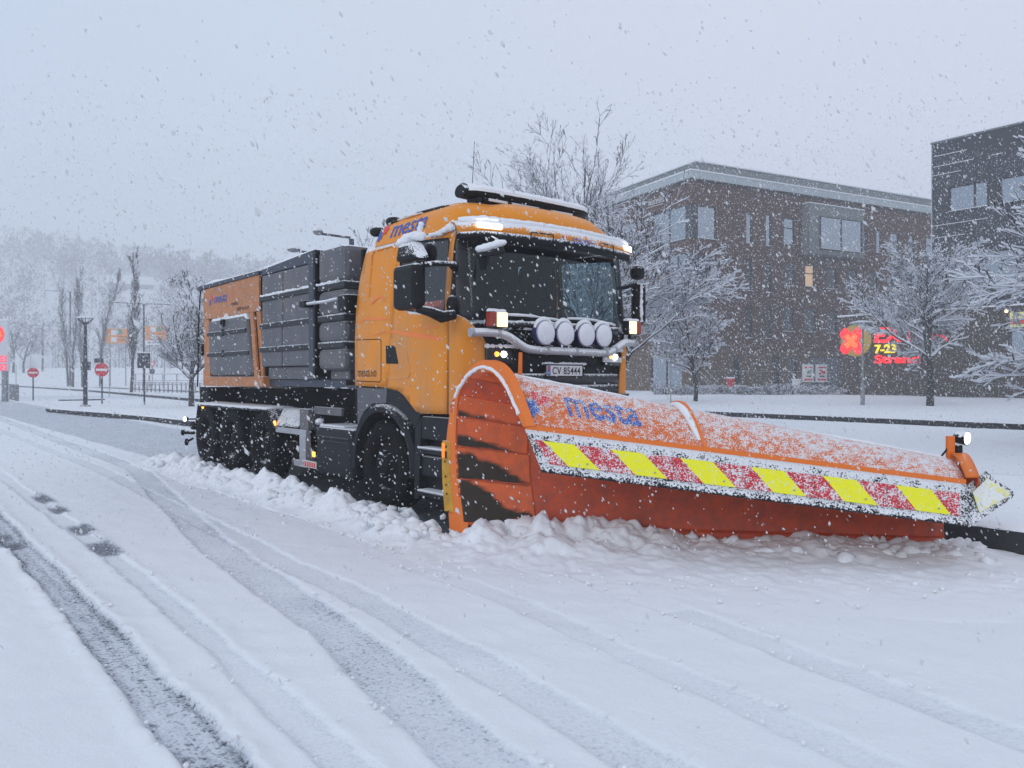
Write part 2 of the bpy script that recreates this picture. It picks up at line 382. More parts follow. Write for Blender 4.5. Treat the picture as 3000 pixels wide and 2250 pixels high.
# ------------------------------------------------------------------ ground of snow, with wheel tracks
def ground_mat():
    m = bpy.data.materials.new('snowy_road'); n, l, p = nodes(m)
    at = n.new('ShaderNodeAttribute'); at.attribute_name = 'wear'
    geo = n.new('ShaderNodeNewGeometry')
    mp = n.new('ShaderNodeMapping'); mp.inputs['Rotation'].default_value = (0, 0, -TROT); l.new(geo.outputs['Position'], mp.inputs[0])
    mp2 = n.new('ShaderNodeMapping'); mp2.inputs['Scale'].default_value = (16, 70, 1); l.new(mp.outputs[0], mp2.inputs[0])
    fine = noise(n, l, mp2.outputs[0], 1, 4, .65)
    crumb = noise(n, l, geo.outputs['Position'], 80, 3, .65); big = noise(n, l, geo.outputs['Position'], 2.2, 3)
    k = math_node(n, l, 'ADD', math_node(n, l, 'MULTIPLY', fine, .4), math_node(n, l, 'MULTIPLY', crumb, .6))
    k = math_node(n, l, 'ADD', k, math_node(n, l, 'MULTIPLY', math_node(n, l, 'SUBTRACT', big, .5), .25))
    w = math_node(n, l, 'ADD', at.outputs['Fac'], math_node(n, l, 'MULTIPLY', math_node(n, l, 'SUBTRACT', k, .5), math_node(n, l, 'MULTIPLY_ADD', at.outputs['Fac'], 3.8, .0)))
    sp = n.new('ShaderNodeMapRange'); sp.inputs['From Min'].default_value = .53; sp.inputs['From Max'].default_value = .64; l.new(noise(n, l, geo.outputs['Position'], 42, 4, .6), sp.inputs['Value'])
    w = math_node(n, l, 'ADD', w, math_node(n, l, 'MULTIPLY', sp.outputs[0], math_node(n, l, 'MULTIPLY', at.outputs['Fac'], 1.35)))
    cr = n.new('ShaderNodeValToRGB'); e = cr.color_ramp.elements
    e[0].position = .02; e[0].color = (*SNOW, 1); e[1].position = .95; e[1].color = (.03, .034, .042, 1)
    q = cr.color_ramp.elements.new(.3); q.color = (.62, .65, .71, 1)
    q = cr.color_ramp.elements.new(.6); q.color = (.24, .26, .3, 1)
    l.new(w, cr.inputs[0])
    col = mixc(n, l, math_node(n, l, 'MULTIPLY', big, .12), cr.outputs[0], (.7, .75, .84))
    l.new(col, p.inputs['Base Color'])
    l.new(math_node(n, l, 'MULTIPLY_ADD', at.outputs['Fac'], -.45, .93), p.inputs['Roughness'])
    b1 = n.new('ShaderNodeBump'); b1.inputs['Strength'].default_value = .55; b1.inputs['Distance'].default_value = .02
    hh = math_node(n, l, 'ADD', math_node(n, l, 'MULTIPLY', noise(n, l, geo.outputs['Position'], 34, 5, .62), .5),
                   math_node(n, l, 'MULTIPLY', noise(n, l, geo.outputs['Position'], 120, 2), .25))
    hh = math_node(n, l, 'ADD', hh, math_node(n, l, 'MULTIPLY', math_node(n, l, 'MULTIPLY', fine, at.outputs['Fac']), .9))
    wv = n.new('ShaderNodeTexWave'); wv.inputs['Scale'].default_value = 5.2; wv.inputs['Distortion'].default_value = 7; wv.inputs['Detail'].default_value = 3; wv.inputs['Detail Scale'].default_value = 3
    l.new(mp.outputs[0], wv.inputs[0])
    hh = math_node(n, l, 'ADD', hh, math_node(n, l, 'MULTIPLY', wv.outputs['Fac'], math_node(n, l, 'MINIMUM', math_node(n, l, 'MULTIPLY', at.outputs['Fac'], 1.4), .25)))
    l.new(hh, b1.inputs['Height']); l.new(b1.outputs[0], p.inputs['Normal'])
    return m
M['road'] = ground_mat()
M['snow_field'] = mat('snow_field', SNOW, .93, vary=.05, bump=.5, bscale=18)
M['snow_pack'] = mat('packed_snow_lumps', SNOW, .9, vary=.03, bump=.45, bscale=90)
M['kerb'] = mat('dark_kerb_stone', (.028, .03, .034), .8, snow=(.5, .55, .05, 16), vary=.3)

def mesh_from_grid(name, X, Y, Z, m, attr=None):
    ni, nj = X.shape; idx = np.arange(ni * nj).reshape(ni, nj)
    q = np.stack([idx[:-1, :-1], idx[1:, :-1], idx[1:, 1:], idx[:-1, 1:]], -1).reshape(-1, 4)
    return mesh_np(name, np.stack([X, Y, Z], -1).reshape(-1, 3), q, m, attr)

def mesh_np(name, V, Q, m, attr=None, smooth=True, parent=None, mi=None):
    me = bpy.data.meshes.new(name); k = Q.shape[1]
    me.vertices.add(len(V)); me.vertices.foreach_set('co', np.ascontiguousarray(V, dtype=np.float32).ravel())
    me.loops.add(Q.size); me.loops.foreach_set('vertex_index', Q.astype(np.int32).ravel())
    me.polygons.add(len(Q)); me.polygons.foreach_set('loop_start', np.arange(0, Q.size, k, dtype=np.int32))
    for x in (m if isinstance(m, (list, tuple)) else [m]): me.materials.append(M[x])
    if mi is not None: me.polygons.foreach_set('material_index', np.asarray(mi, dtype=np.int32))
    me.update(calc_edges=True); me.validate()
    if smooth: me.polygons.foreach_set('use_smooth', np.ones(len(me.polygons), dtype=bool))
    if attr is not None:
        a = me.attributes.new('wear', 'FLOAT', 'POINT'); a.data.foreach_set('value', attr.ravel().astype(np.float32))
    o = bpy.data.objects.new(name, me); COL.objects.link(o)
    if parent: o.parent = parent
    return o

def sstep(a, b, x): t = np.clip((x - a) / (b - a), 0, 1); return t * t * (3 - 2 * t)

# tracks: (forward positions, centre line L, half width, depth, wear)
TRACKS = [
    ((-60, -20, -1, 1, 4.7, 8), (-4.55, -4.6, -4.66, -4.64, -4.68, -4.7), .115, .045, .44, .75),
    ((-60, -20, 0, 2, 5, 8), (-4.0, -4.05, -4.12, -4.15, -4.29, -4.4), .085, .024, .13, .6),
    ((-60, -6, -3, .6, 3.3, 5.25, 8), (-1.2, -2.27, -2.75, -3.3, -3.55, -3.86, -4.2), .16, .026, .21, .35),
    ((-60, -6, 1.7, 2.6, 4.95, 8), (-2.6, -2.75, -3.1, -3.1, -3.3, -3.6), .12, .02, .13, .3),
    ((1, 2.8, 5, 6.6, 9), (-1.35, -1.5, -1.76, -2.03, -2.4), .11, .018, .11, .3),
    ((1.5, 3.5, 5.6, 8), (-2.35, -2.4, -2.62, -2.9), .1, .012, .07, .3),
    ((-60, -25, -10, 8), (-8.0, -7.2, -6.3, -6.0), .2, .02, .3, .3),
    ((-60, -25, -10, 8), (-10.4, -9.2, -8.0, -7.6), .2, .02, .25, .3),
]
def ground(X, Y):
    a = (X - TO.x) * FX + (Y - TO.y) * FY; b = (X - TO.x) * LX + (Y - TO.y) * LY
    Z = (fbm(X, Y, 2.6, 4, seed=3) - .5) * .05 + (fbm(X, Y, .3, 3, seed=4) - .5) * .014
    wear = np.zeros_like(X)
    wob = (fbm(a, b, .7, 3, seed=5) - .5) * .05 + (fbm(a, b, .07, 3, seed=7) - .5) * .035
    Z += .018 * (fbm(a, b, .16, 3, seed=14) - .5) * (.4 + fbm(a, b, .9, 2, seed=15))
    for fs, ls, hw, dep, wr, berm in TRACKS:
        c = np.interp(a, fs, ls); e = b - c; d = np.abs(e) + wob; inside = 1 - sstep(hw - .016, hw + .016, d)
        on = sstep(fs[0] - .5, fs[0] + 2.2, a) * (1 - sstep(fs[-1] + .3, fs[-1] + 1.5, a))
        Z -= .62 * dep * inside * on
        Z += .5 * on * berm * dep * np.exp(-(np.maximum(d - hw - .03, 0) / .05) ** 2) * (1 - inside) * (.2 + 1.3 * fbm(a, b, .09, 2, seed=6))
        edge = (.62 if berm > .5 else .8) + (.55 if berm > .5 else .2) * np.exp(-((d - hw * .8) / (hw * .22)) ** 2) + .3 * np.exp(-(e / (hw * .2)) ** 2) * (berm > .7)
        wear = np.maximum(wear, inside * on * wr * edge * (.35 + 1.3 * fbm(a * .3, b, .3, 4, seed=9)))
    # scraped lane, with the truck's shade painted into the bare asphalt beneath it
    lane = sstep(-1.62, -1.45, b) * (1 - sstep(1.35, 1.55, b)) * (1 - sstep(1.3, 2.4, a))
    asphalt_shade = lane * sstep(-7.2, -6.0, a)
    Z -= .03 * lane; wear = np.maximum(wear, np.maximum(asphalt_shade * .98, lane * .3))  # here the wear value also holds the shade under the truck
    # patches of bare road in the far wheel marks
    for pa, pb, la, lb in ((-.98, -4.06, .3, .1), (.1, -4.09, .35, .1), (-3.46, -4.0, .45, .09), (-2.4, -4.02, .3, .08), (-1.1, -4.72, .22, .12), (-.6, -4.70, .2, .12), (-5, -4.6, .6, .09)):
        k = np.exp(-((a - pa) / la) ** 4 - ((b - pb) / lb) ** 4); wear = np.maximum(wear, k * .75); Z -= .015 * k
    # driven carriageway at the far left
    far = np.exp(-((Y - (60 + .25 * (X + 25))) / 7) ** 2) * (X < -5) * sstep(-4, -12, X)
    wear = np.maximum(wear, .2 * far * (.5 + fbm(X, Y, 9, 3, seed=12)))
    far2 = .6 * np.exp(-((b + 5.5 + (a + 22) * .05) / 2.2) ** 2) * sstep(-8, -16, a)
    wear = np.maximum(wear, .16 * far2 * (.4 + 1.2 * fbm(a * .25, b, 1.1, 3, seed=13)))
    fade = 1 / (1 + (np.hypot(X, Y) / 45) ** 2)
    return Z * np.clip(.3 + fade, 0, 1) - .012, np.clip(wear, 0, 1)

def axis(lo, f0, f1, hi, step, g):
    mid = list(np.arange(f0, f1, step)); up = []; d = step; x = f1
    while x < hi: up.append(x); d *= g; x += d
    up.append(hi); dn = []; d = step * g; x = f0 - d
    while x > lo: dn.append(x); d *= g; x -= d
    dn.append(lo)
    return np.array(sorted(dn) + mid + up)
ga = axis(-700, -7.0, 7.2, 420, .045, 1.045); gb = axis(-620, -5.6, -1.3, 700, .0135, 1.06)
GA, GB = np.meshgrid(ga, gb, indexing='ij')
GX = np.clip(TO.x + FX * GA + LX * GB, -390, 390); GY = np.clip(TO.y + FY * GA + LY * GB, -22, 566)
GZ, GW = ground(GX, GY)
tag(mesh_from_grid('snowy_road', GX, GY, GZ, 'road', GW), kind='structure')

# ------------------------------------------------------------------ kerbs and raised islands
def ribbon(name, pts, h, w=.14, base=-.06, label=None):
    """dark kerb standing along pts (truck frame a, b); its top is h above the road"""
    mb = MB(); P = [tw(*p) for p in pts]
    A = [];
    for i, p in enumerate(P):
        d = (P[min(i + 1, len(P) - 1)] - P[max(i - 1, 0)]).normalized(); nrm = Vector((-d.y, d.x, 0))
        hh = h[i] if isinstance(h, (list, tuple)) else h
        A.append([p + Vector((0, 0, base)), p + Vector((0, 0, hh)), p + nrm * w + Vector((0, 0, hh)), p + nrm * w + Vector((0, 0, base))])
    mb.grid([[r[k] for k in (0, 1, 2, 3)] for r in A])
    mb.add(A[0], [(0, 1, 2, 3)]); mb.add(A[-1], [(3, 2, 1, 0)])
    return tag(mb.build(name, 'kerb'), kind='structure')

isl_f = [-33, -31.6, -28, -24, -20, -16.8, -10, -5, 0, 6, 14, 30]
isl_n = [1.8, .45, .9, 1.45, 1.8, 1.98, 1.85, 1.7, 1.63, 1.63, 1.63, 1.63]
isl_x = [2.0, 2.6, 3.5, 4.2, 4.8, 5.2, 5.6, 5.8, 5.8, 5.8, 5.8, 5.8]
isl_h = [.12, .12, .13, .14, .15, .15, .17, .18, .19, .22, .22, .22]
fa = np.linspace(-33, 22, 330); tb = np.linspace(0, 1, 44)
FA, TB = np.meshgrid(fa, tb, indexing='ij')
N0 = np.interp(FA, isl_f, isl_n) + .015 + (fbm(FA, FA * 0, .35, 3, seed=21) - .5) * .05; X0 = np.interp(FA, isl_f, isl_x)
LB = N0 + (X0 - N0) * TB ** 1.6
d0 = np.minimum(LB - N0, (X0 - LB))
HZ = np.interp(FA, isl_f, isl_h) + .055 * sstep(0, .12, d0) - .03 + (fbm(FA, LB, 1.1, 4, seed=22) - .5) * .07 * sstep(0, .4, d0)
HZ = np.where(TB >= .999, -.05, HZ)
tag(mesh_from_grid('traffic_island', TO.x + FX * FA + LX * LB, TO.y + FY * FA + LY * LB, HZ, 'snow_field'), kind='structure')
kf = list(np.linspace(-31.6, 22, 60))
ribbon('kerb', [(f, interp(f, isl_f, isl_n)) for f in kf], [interp(f, isl_f, isl_h) - .012 for f in kf], w=.16)

# lawn that rises to the buildings
la = np.linspace(-120, 24, 260); lb = np.concatenate([np.linspace(19.62, 21, 14), np.linspace(21.4, 90, 90)])
LA, LBB = np.meshgrid(la, lb, indexing='ij')
LZ = .12 + .05 * sstep(19.62, 19.9, LBB) + .22 * sstep(22, 36, LBB) + (fbm(LA, LBB, 2.4, 4, seed=31) - .5) * .10 * sstep(19.7, 20.6, LBB) + (fbm(LA, LA * 0, .5, 2, seed=33) - .5) * .04
LBe = LBB + np.where(LBB < 19.63, (fbm(LA, LA * 0, .4, 3, seed=32) - .5) * .06, 0)
tag(mesh_from_grid('snowy_lawn', TO.x + FX * LA + LX * LBe, TO.y + FY * LA + LY * LBe, LZ, 'snow_field'), kind='structure')
ribbon('kerb', [(f, 19.6) for f in np.linspace(-28, 24, 30)], .15, w=.16)
ribbon('kerb', [to_truck(*p) for p in ((-77, 121), (-45, 82), (-33, 66), (-20, 48.5), (-12, 40))], .16, w=.2)
ribbon('kerb', [to_truck(*p) for p in ((-28.6, 49.0), (-27.6, 49.6), (-26.6, 50.8))], .07, w=.12)
ribbon('kerb', [to_truck(*p) for p in ((-41, 46.6), (-36, 46.4), (-31, 46.9))], .06, w=.12)
w_ = MB().box(-125, -30, 158, 158.8, -.1, .75)
tag(w_.build('low_wall', 'kerb'), 'long low dark wall under the snowy bank at the far side of the roads', 'wall')

# ------------------------------------------------------------------ hills behind, mostly lost in the falling snow
HS = 1.42
hx = np.linspace(-380, 380, 190); hy = np.linspace(168 * HS, 394 * HS, 80)
HX, HY = np.meshgrid(hx, hy, indexing='ij')
def hill(X, Y):
    X = np.asarray(X) / HS; Y = np.asarray(Y) / HS
    t = sstep(168, 330, Y); top = np.interp(X, [-244, -190, -150, -95, -40, 20, 244], [44, 46, 43, 40, 30, 20, 16])
    return -.4 + HS * (top * t + (fbm(X, Y, 45, 4, seed=41) - .5) * 14 * t) + 12 * np.exp(-((X + 123) / 22) ** 2 - ((Y - 250) / 24) ** 2)
tag(mesh_from_grid('hillside', HX, HY, hill(HX, HY), 'snow_field'), kind='structure')
bank = np.linspace(-330, -20, 110); bk = np.linspace(128, 236, 30)
BX, BY = np.meshgrid(bank, bk, indexing='ij')
tag(mesh_from_grid('snowy_bank', BX, BY, -.3 + 2.6 * sstep(128, 140, BY) * sstep(-20, -60, BX) * (1 + .5 * sstep(150, 176, BY)), 'snow_field'), kind='structure')

# ------------------------------------------------------------------ ridge and heap of ploughed snow
def blur(Z, n):
    for _ in range(n):
        P = np.pad(Z, 1, mode='edge'); Z = (P[:-2, 1:-1] + P[2:, 1:-1] + P[1:-1, :-2] + P[1:-1, 2:] + 2 * P[1:-1, 1:-1]) / 6
    return Z
def windrow():
    a = np.arange(-7.4, 2.2, .016); b = np.arange(-2.5, -1.22, .016)
    A, B = np.meshgrid(a, b, indexing='ij')
    c = -1.76 + (fbm(A, A * 0, .9, 2, seed=51) - .5) * .22
    d = (B - c); prof = np.exp(-(np.where(d > 0, d / .2, d / .25)) ** 2)
    w2 = (fbm(A, B, .11, 3, seed=57) - .5) * .14
    lum = blur(cells(A + w2, B + w2, .21, 52) * .7 + cells(A + 3 - w2, B + w2, .10, 53) * .45, 2) + fbm(A, B, .045, 3, seed=54) * .2
    amp = (.55 + .9 * fbm(A, A * 0, .5, 2, seed=55)) * (1 - .55 * sstep(1.6, 2.2, A)) * sstep(-7.4, -6.4, A)
    Z = prof * amp * (.045 + .21 * lum) + .02 * np.exp(-((d + .25) / .45) ** 2) * fbm(A, B, .12, 3, seed=56) - .022 - .07 * (1 - sstep(.0, .05, prof)) - .16 * sstep(1.55, 2.2, A) - .16 * sstep(-6.9, -7.4, A)
    return A, B, Z
A, B, Z = windrow()
tag(mesh_from_grid('snow_ridge', TO.x + FX * A + LX * B, TO.y + FY * A + LY * B, Z, 'snow_pack'), kind='stuff')

# plough frame: from the outer end of the blade to the end beside the kerb
PL0 = Vector((-.52, 7.15, 0)); PL1 = Vector((3.72, 6.72, 0)); PU = (PL1 - PL0).normalized(); PN = Vector((PU.y, -PU.x, 0))
if PN.y > 0: PN = -PN
def heap():
    u = np.arange(-.5, 5.0, .016); n = np.arange(-.22, 2.3, .016)
    U, N = np.meshgrid(u, n, indexing='ij')
    wob = (fbm(U, U * 0, .8, 3, seed=61) - .5) * .5
    d = N - .12; reach = np.interp(U, [-.5, 0, .6, 2, 3.8, 5], [.45, .5, .62, .62, .58, .35]) + wob * .25
    prof = np.where(d < 0, np.exp(-(d / .3) ** 2), np.exp(-(d / reach) ** 2))
    hgt = np.interp(U, [-.5, -.1, .12, .3, .5, .9, 1.4, 2.2, 3.2, 4.2, 5], [.05, .07, .09, .27, .2, .24, .2, .15, .11, .11, .04]) * (.6 + .9 * fbm(U, U * 0, .42, 2, seed=62))
    w2 = (fbm(U, N, .11, 3, seed=68) - .5) * .14
    lum = blur(cells(U + w2, N + w2, .23, 63) * .65 + cells(U - w2, N + w2, .11, 64) * .4, 2) + fbm(U, N, .045, 3, seed=65) * .2
    spread = np.exp(-((N - .9) / .75) ** 2) * sstep(-.5, .2, U) * (1 - sstep(4.4, 5.0, U))
    Z = prof * hgt * (.22 + .95 * lum) + spread * (.035 * fbm(U, N, .5, 3, seed=66) + .03 * fbm(U, N, .1, 3, seed=67) - .012) - .024 - .05 * (1 - sstep(.0, .08, np.maximum(prof, spread)))
    Z -= .05 * sstep(1.9, 2.3, N) + .05 * sstep(-.3, -.5, U) + .05 * sstep(4.8, 5, U)
    return U, N, Z
U, N, Z = heap()
tag(mesh_from_grid('snow_heap', PL0.x + PU.x * U + PN.x * N, PL0.y + PU.y * U + PN.y * N, Z, 'snow_pack'), kind='stuff')

def clumps():
    V = []; Q = []; r = np.random.default_rng(77)
    bm = bmesh.new(); bmesh.ops.create_icosphere(bm, subdivisions=2, radius=1)
    base = np.array([v.co[:] for v in bm.verts]); tri = np.array([[v.index for v in f.verts] for f in bm.faces]); bm.free()
    def put(c, s):
        ph = r.random(3) * 6; q = base * (1 + .28 * np.sin(base[:, [1, 2, 0]] * 3.1 + ph) * np.sin(base * 2.3 + ph[::-1]) + r.normal(0, .05, base.shape) + .16 * np.sin(base[:, [2, 0, 1]] * 6.3 + ph))
        q = q * np.array([1, 1, .8]) * s * (.75 + r.random(3) * .5)
        Q.append(tri + len(base) * len(V)); V.append(q + np.array(c))
    for i in range(420):
        a = r.uniform(-6.6, 1.9); b = -1.74 + r.normal(0, .12); s = r.uniform(.028, .085) * (1.25 if r.random() < .25 else .8)
        c = tw(a, b, .05 + r.random() * .06 + .0 * s); put(c, s)
    for i in range(120):
        a = r.uniform(-6.6, 1.9); b = -1.95 - abs(r.normal(0, .28)); put(tw(a, b, .0), r.uniform(.006, .022))
    for i in range(300):
        u = r.uniform(-.15, 4.5); n = abs(r.normal(.08, .22)); s = r.uniform(.03, .10) * (1.3 if u < 1.5 else .85)
        s *= .55 if u < .2 else 1
        h = interp(u, [-.2, .1, .35, .9, 1.4, 2.2, 3.2, 4.2, 4.6], [.02, .03, .12, .11, .09, .06, .05, .05, .02]) * math.exp(-(n / .5) ** 2)
        c = PL0 + PU * u + PN * n; put((c.x, c.y, h + .01), s)
    for i in range(150):
        u = r.uniform(-.3, 4.6); n = .7 + abs(r.normal(0, .5)); c = PL0 + PU * u + PN * n; put((c.x, c.y, .0), r.uniform(.006, .02))
    for fs, ls, hw, dep, wr, berm in TRACKS[:6]:
        for k in range(70):
            a = r.uniform(max(fs[0], -5), 6.2); b = interp(a, fs, ls) + r.choice([-1, 1]) * (hw + r.normal(.015, .02)); put(tw(a, b, .0), r.uniform(.004, .013))
    tag(mesh_np('snow_clumps', np.concatenate(V), np.concatenate(Q), 'snow_pack'), kind='stuff')
clumps()

# ------------------------------------------------------------------ the snow plough
def catmull(pts, n):
    P = [np.array(p, float) for p in pts]; P = [2 * P[0] - P[1]] + P + [2 * P[-1] - P[-2]]; out = []; segs = len(P) - 3
    for k in range(n):
        t = k / (n - 1) * segs; i = min(int(t), segs - 1); t -= i; a, b, c, d = P[i:i + 4]
        out.append(.5 * ((2 * b) + (c - a) * t + (2 * a - 5 * b + 4 * c - d) * t * t + (3 * b - a - 3 * c + d) * t ** 3))
    return np.array(out)
NP = 61
_in = [(.13, -.02), (.10, .19), (.02, .57), (0, .89), (.02, 1.18), (.06, 1.34), (.17, 1.45), (.29, 1.53), (.45, 1.555), (.59, 1.52), (.72, 1.42), (.83, 1.29), (.985, 1.08)]
_out = [(-.05, -.02), (-.07, .18), (-.115, .57), (-.11, .90), (-.05, 1.18), (.0, 1.31), (.09, 1.44), (.21, 1.54), (.40, 1.635), (.60, 1.62), (.75, 1.53), (.87, 1.37), (1.03, 1.09)]
_rt = [(.1, -.02), (.07, .14), (.02, .28), (0, .41), (.0, .54), (.03, .64), (.09, .72), (.17, .775), (.29, .81), (.41, .81), (.51, .78), (.61, .735), (.71, .675)]
PIN, POUT, PRT = catmull(_in, NP), catmull(_out, NP), catmull(_rt, NP)
PF = Vector((FX, FY, 0)); PG = Vector((-.28, -.96, 0)); P01 = PL1 - PL0
def lpt(sz): return PF * sz[0] + Vector((0, 0, sz[1]))
def rpt(sz): return P01 + PG * sz[0] + Vector((0, 0, sz[1]))
def shell(u, k):
    i = max(0, min(NP - 1, k)); j = int(i); t = i - j; j2 = min(j + 1, NP - 1)
    a = PIN[j] * (1 - t) + PIN[j2] * t; b = PRT[j] * (1 - t) + PRT[j2] * t
    return lpt(a).lerp(rpt(b), u)
def shell_n(u, k):
    a = shell(u + .01, k) - shell(u - .01, k); b = shell(u, min(k + .5, NP - 1)) - shell(u, max(k - .5, 0))
    n = b.cross(a); return -n.normalized()        # points to the inside (concave) face
K_SEAM = 4.2; K_TOP = 32
plough = thing('snow_plough', 'wide orange snow plough with snow speckled hood and red and yellow chevron skirt', 'snow plough', PL0)
def shell_rows(u0, u1, k0, k1, nu, nk, off=0):
    return [[shell(lerp(u0, u1, i / nu), lerp(k0, k1, j / nk)) + shell_n(lerp(u0, u1, i / nu), lerp(k0, k1, j / nk)) * off for j in range(nk + 1)] for i in range(nu + 1)]
mb = MB().grid(shell_rows(0, 1, K_SEAM, K_TOP, 40, 40))
mb.build('mouldboard', ['plough_in', 'plough'], plough, smooth=True, solid=.012, inner=1, angle=60, out=(.1, -1, -.6))
mb = MB().grid(shell_rows(0, 1, K_TOP, NP - 1, 48, 34))
mb.build('hood', ['hood', 'plough'], plough, smooth=True, solid=.014, inner=1, angle=60, out=(0, -.4, 1))
# cutting edges: separate blade segments along the bottom
cuts = [0.03, .245, .49, .735, .995]
for i in range(4):
    mb = MB().grid(shell_rows(cuts[i] + .001, cuts[i + 1] - .001, 0, K_SEAM + .1, 8, 5, .014))
    mb.build('cutting_edge', 'plough_in', plough, smooth=True, solid=.024, angle=60, out=(0, -1, 0))
# facets of the outer wing: proud plates between horizontal seams
def kz(z):                       # profile index for a height on the left section, lower branch
    zs = PIN[:34, 1]; return float(np.interp(z, zs, np.arange(34)))
def uz(u, z, off=.004):
    k = kz(z); return shell(u, k) + shell_n(u, k) * off
zs_ = [.17, .56, .86, 1.135, 1.33]
STRIPES = [[(.0, 1.142), (.0, 1.20), (.05, 1.17), (.105, 1.135), (.06, 1.13), (.0, 1.13)],
           [(.0, .85), (.0, .965), (.03, .97), (.07, .925), (.118, .89), (.126, .862), (.06, .85)],
           [(.0, .55), (.0, .81), (.03, .815), (.05, .765), (.095, .725), (.12, .655), (.158, .58), (.155, .55)],
           [(.0, .15), (.0, .56), (.03, .56), (.07, .465), (.085, .385), (.10, .315), (.15, .295), (.162, .22), (.12, .2), (.09, .15)]]
def wear_at(u, z):               # depth inside the nearest worn patch, metres (negative outside)
    best = -1
    for P in STRIPES:
        x = u * 4.26; ins = False; dm = 9
        for i in range(len(P)):
            ax, ay = P[i][0] * 4.26, P[i][1]; bx, by = P[(i + 1) % len(P)][0] * 4.26, P[(i + 1) % len(P)][1]
            if (ay > z) != (by > z) and x < (bx - ax) * (z - ay) / (by - ay) + ax: ins = not ins
            t = max(0, min(1, ((x - ax) * (bx - ax) + (z - ay) * (by - ay)) / ((bx - ax) ** 2 + (by - ay) ** 2 + 1e-9)))
            dm = min(dm, math.hypot(x - ax - t * (bx - ax), z - ay - t * (by - ay)))
        best = max(best, dm if ins else -dm)
    return best
def worn_paint():
    m = mat('plough_worn_paint', (.68, .105, .012), .48, 0, vary=.1, dirt=.4); n = m.node_tree.nodes; l = m.node_tree.links; p = n['Principled BSDF']
    at = n.new('ShaderNodeAttribute'); at.attribute_name = 'wear'; geo = n.new('ShaderNodeNewGeometry')
    mp = n.new('ShaderNodeMapping'); mp.inputs['Scale'].default_value = (7, 7, 22); l.new(geo.outputs['Position'], mp.inputs[0])
    k = math_node(n, l, 'MULTIPLY_ADD', math_node(n, l, 'SUBTRACT', noise(n, l, mp.outputs[0], 1, 5, .65), .5), .11, at.outputs['Fac'])
    r = n.new('ShaderNodeMapRange'); r.interpolation_type = 'SMOOTHSTEP'; r.inputs['From Min'].default_value = -.022; r.inputs['From Max'].default_value = .03; l.new(k, r.inputs['Value'])
    old = p.inputs['Base Color'].links[0].from_socket
    dk_ = mixc(n, l, noise(n, l, geo.outputs['Position'], 14, 4), (.008, .006, .004), (.045, .028, .014))
    l.new(mixc(n, l, r.outputs[0], old, dk_), p.inputs['Base Color']); l.new(math_node(n, l, 'MULTIPLY_ADD', r.outputs[0], .3, .48), p.inputs['Roughness']); return m
M['worn_paint'] = worn_paint()
for i in range(4):
    r0, r1 = .004, [.163, .161, .157, .135][i]; na, nb_ = 44, 20
    uv = [[(lerp(r0, r1, a / na), lerp(zs_[i] + .006, zs_[i + 1] - .006, b / nb_)) for b in range(nb_ + 1)] for a in range(na + 1)]
    o = MB().grid([[uz(u, z, .006) for u, z in row] for row in uv]).build('wing_plate', 'worn_paint', plough, smooth=True, solid=.008, angle=60, out=(0, -1, -.3))
    at = o.data.attributes.new('wear', 'FLOAT', 'POINT'); at.data.foreach_set('value', [wear_at(u, z) for row in uv for u, z in row])
mb = MB().grid([[shell(lerp(.034, .13, a / 6), lerp(.5, K_SEAM - .3, b / 4)) + shell_n(.08, 1) * .028 for b in range(5)] for a in range(7)])
mb.build('worn_stripe', 'worn', plough)
# arched rim at the open outer end
ring = []
for k in range(0, NP):
    a = lpt(PIN[k]); b = lpt(POUT[k]); o = PU * -.02; q = PU * .05
    ring.append([a + o, b + o, b + q, a + q])
mb = MB().grid([r + [r[0]] for r in ring]); mb.add(ring[0], [(0, 1, 2, 3)]); mb.add(ring[-1], [(3, 2, 1, 0)])
mb.build('arch_rim', 'lip', plough, smooth=True, angle=35)
# snow lying on the rim
mb = MB(); pth = [lpt(PIN[k] * .72 + POUT[k] * .28) + PU * -.02 for k in range(24, NP - 2)]
r_ = random.Random(3)
mb.tube([p + Vector((r_.uniform(-.004, .004), 0, r_.uniform(-.004, .004))) for p in pth], [.014 + .006 * r_.random() for _ in pth], 7)
mb.build('snow_rim', 'snow', plough, smooth=True)
mb = MB()
for k in range(20, 36):          # torn warning sticker on the rim
    p = lpt(PIN[k] * .35 + POUT[k] * .65) + PU * -.0225
    d = (lpt(PIN[k + 1]) - lpt(PIN[k])).normalized(); w = (lpt(POUT[k]) - lpt(PIN[k])).normalized()
    s = .022 * (.5 + r_.random()); j = w * r_.uniform(-.015, .015)
    if r_.random() < .75: mb.add([p + j - d * s * .6 - w * s, p + j + d * s * .6 - w * s * .8, p + j + d * s * .5 + w * s, p + j - d * s * .4 + w * s * .7], [(0, 1, 2, 3)], r_.choice((0, 0, 1)))
mb.build('torn_sticker', ['red_print_s', 'white'], plough)
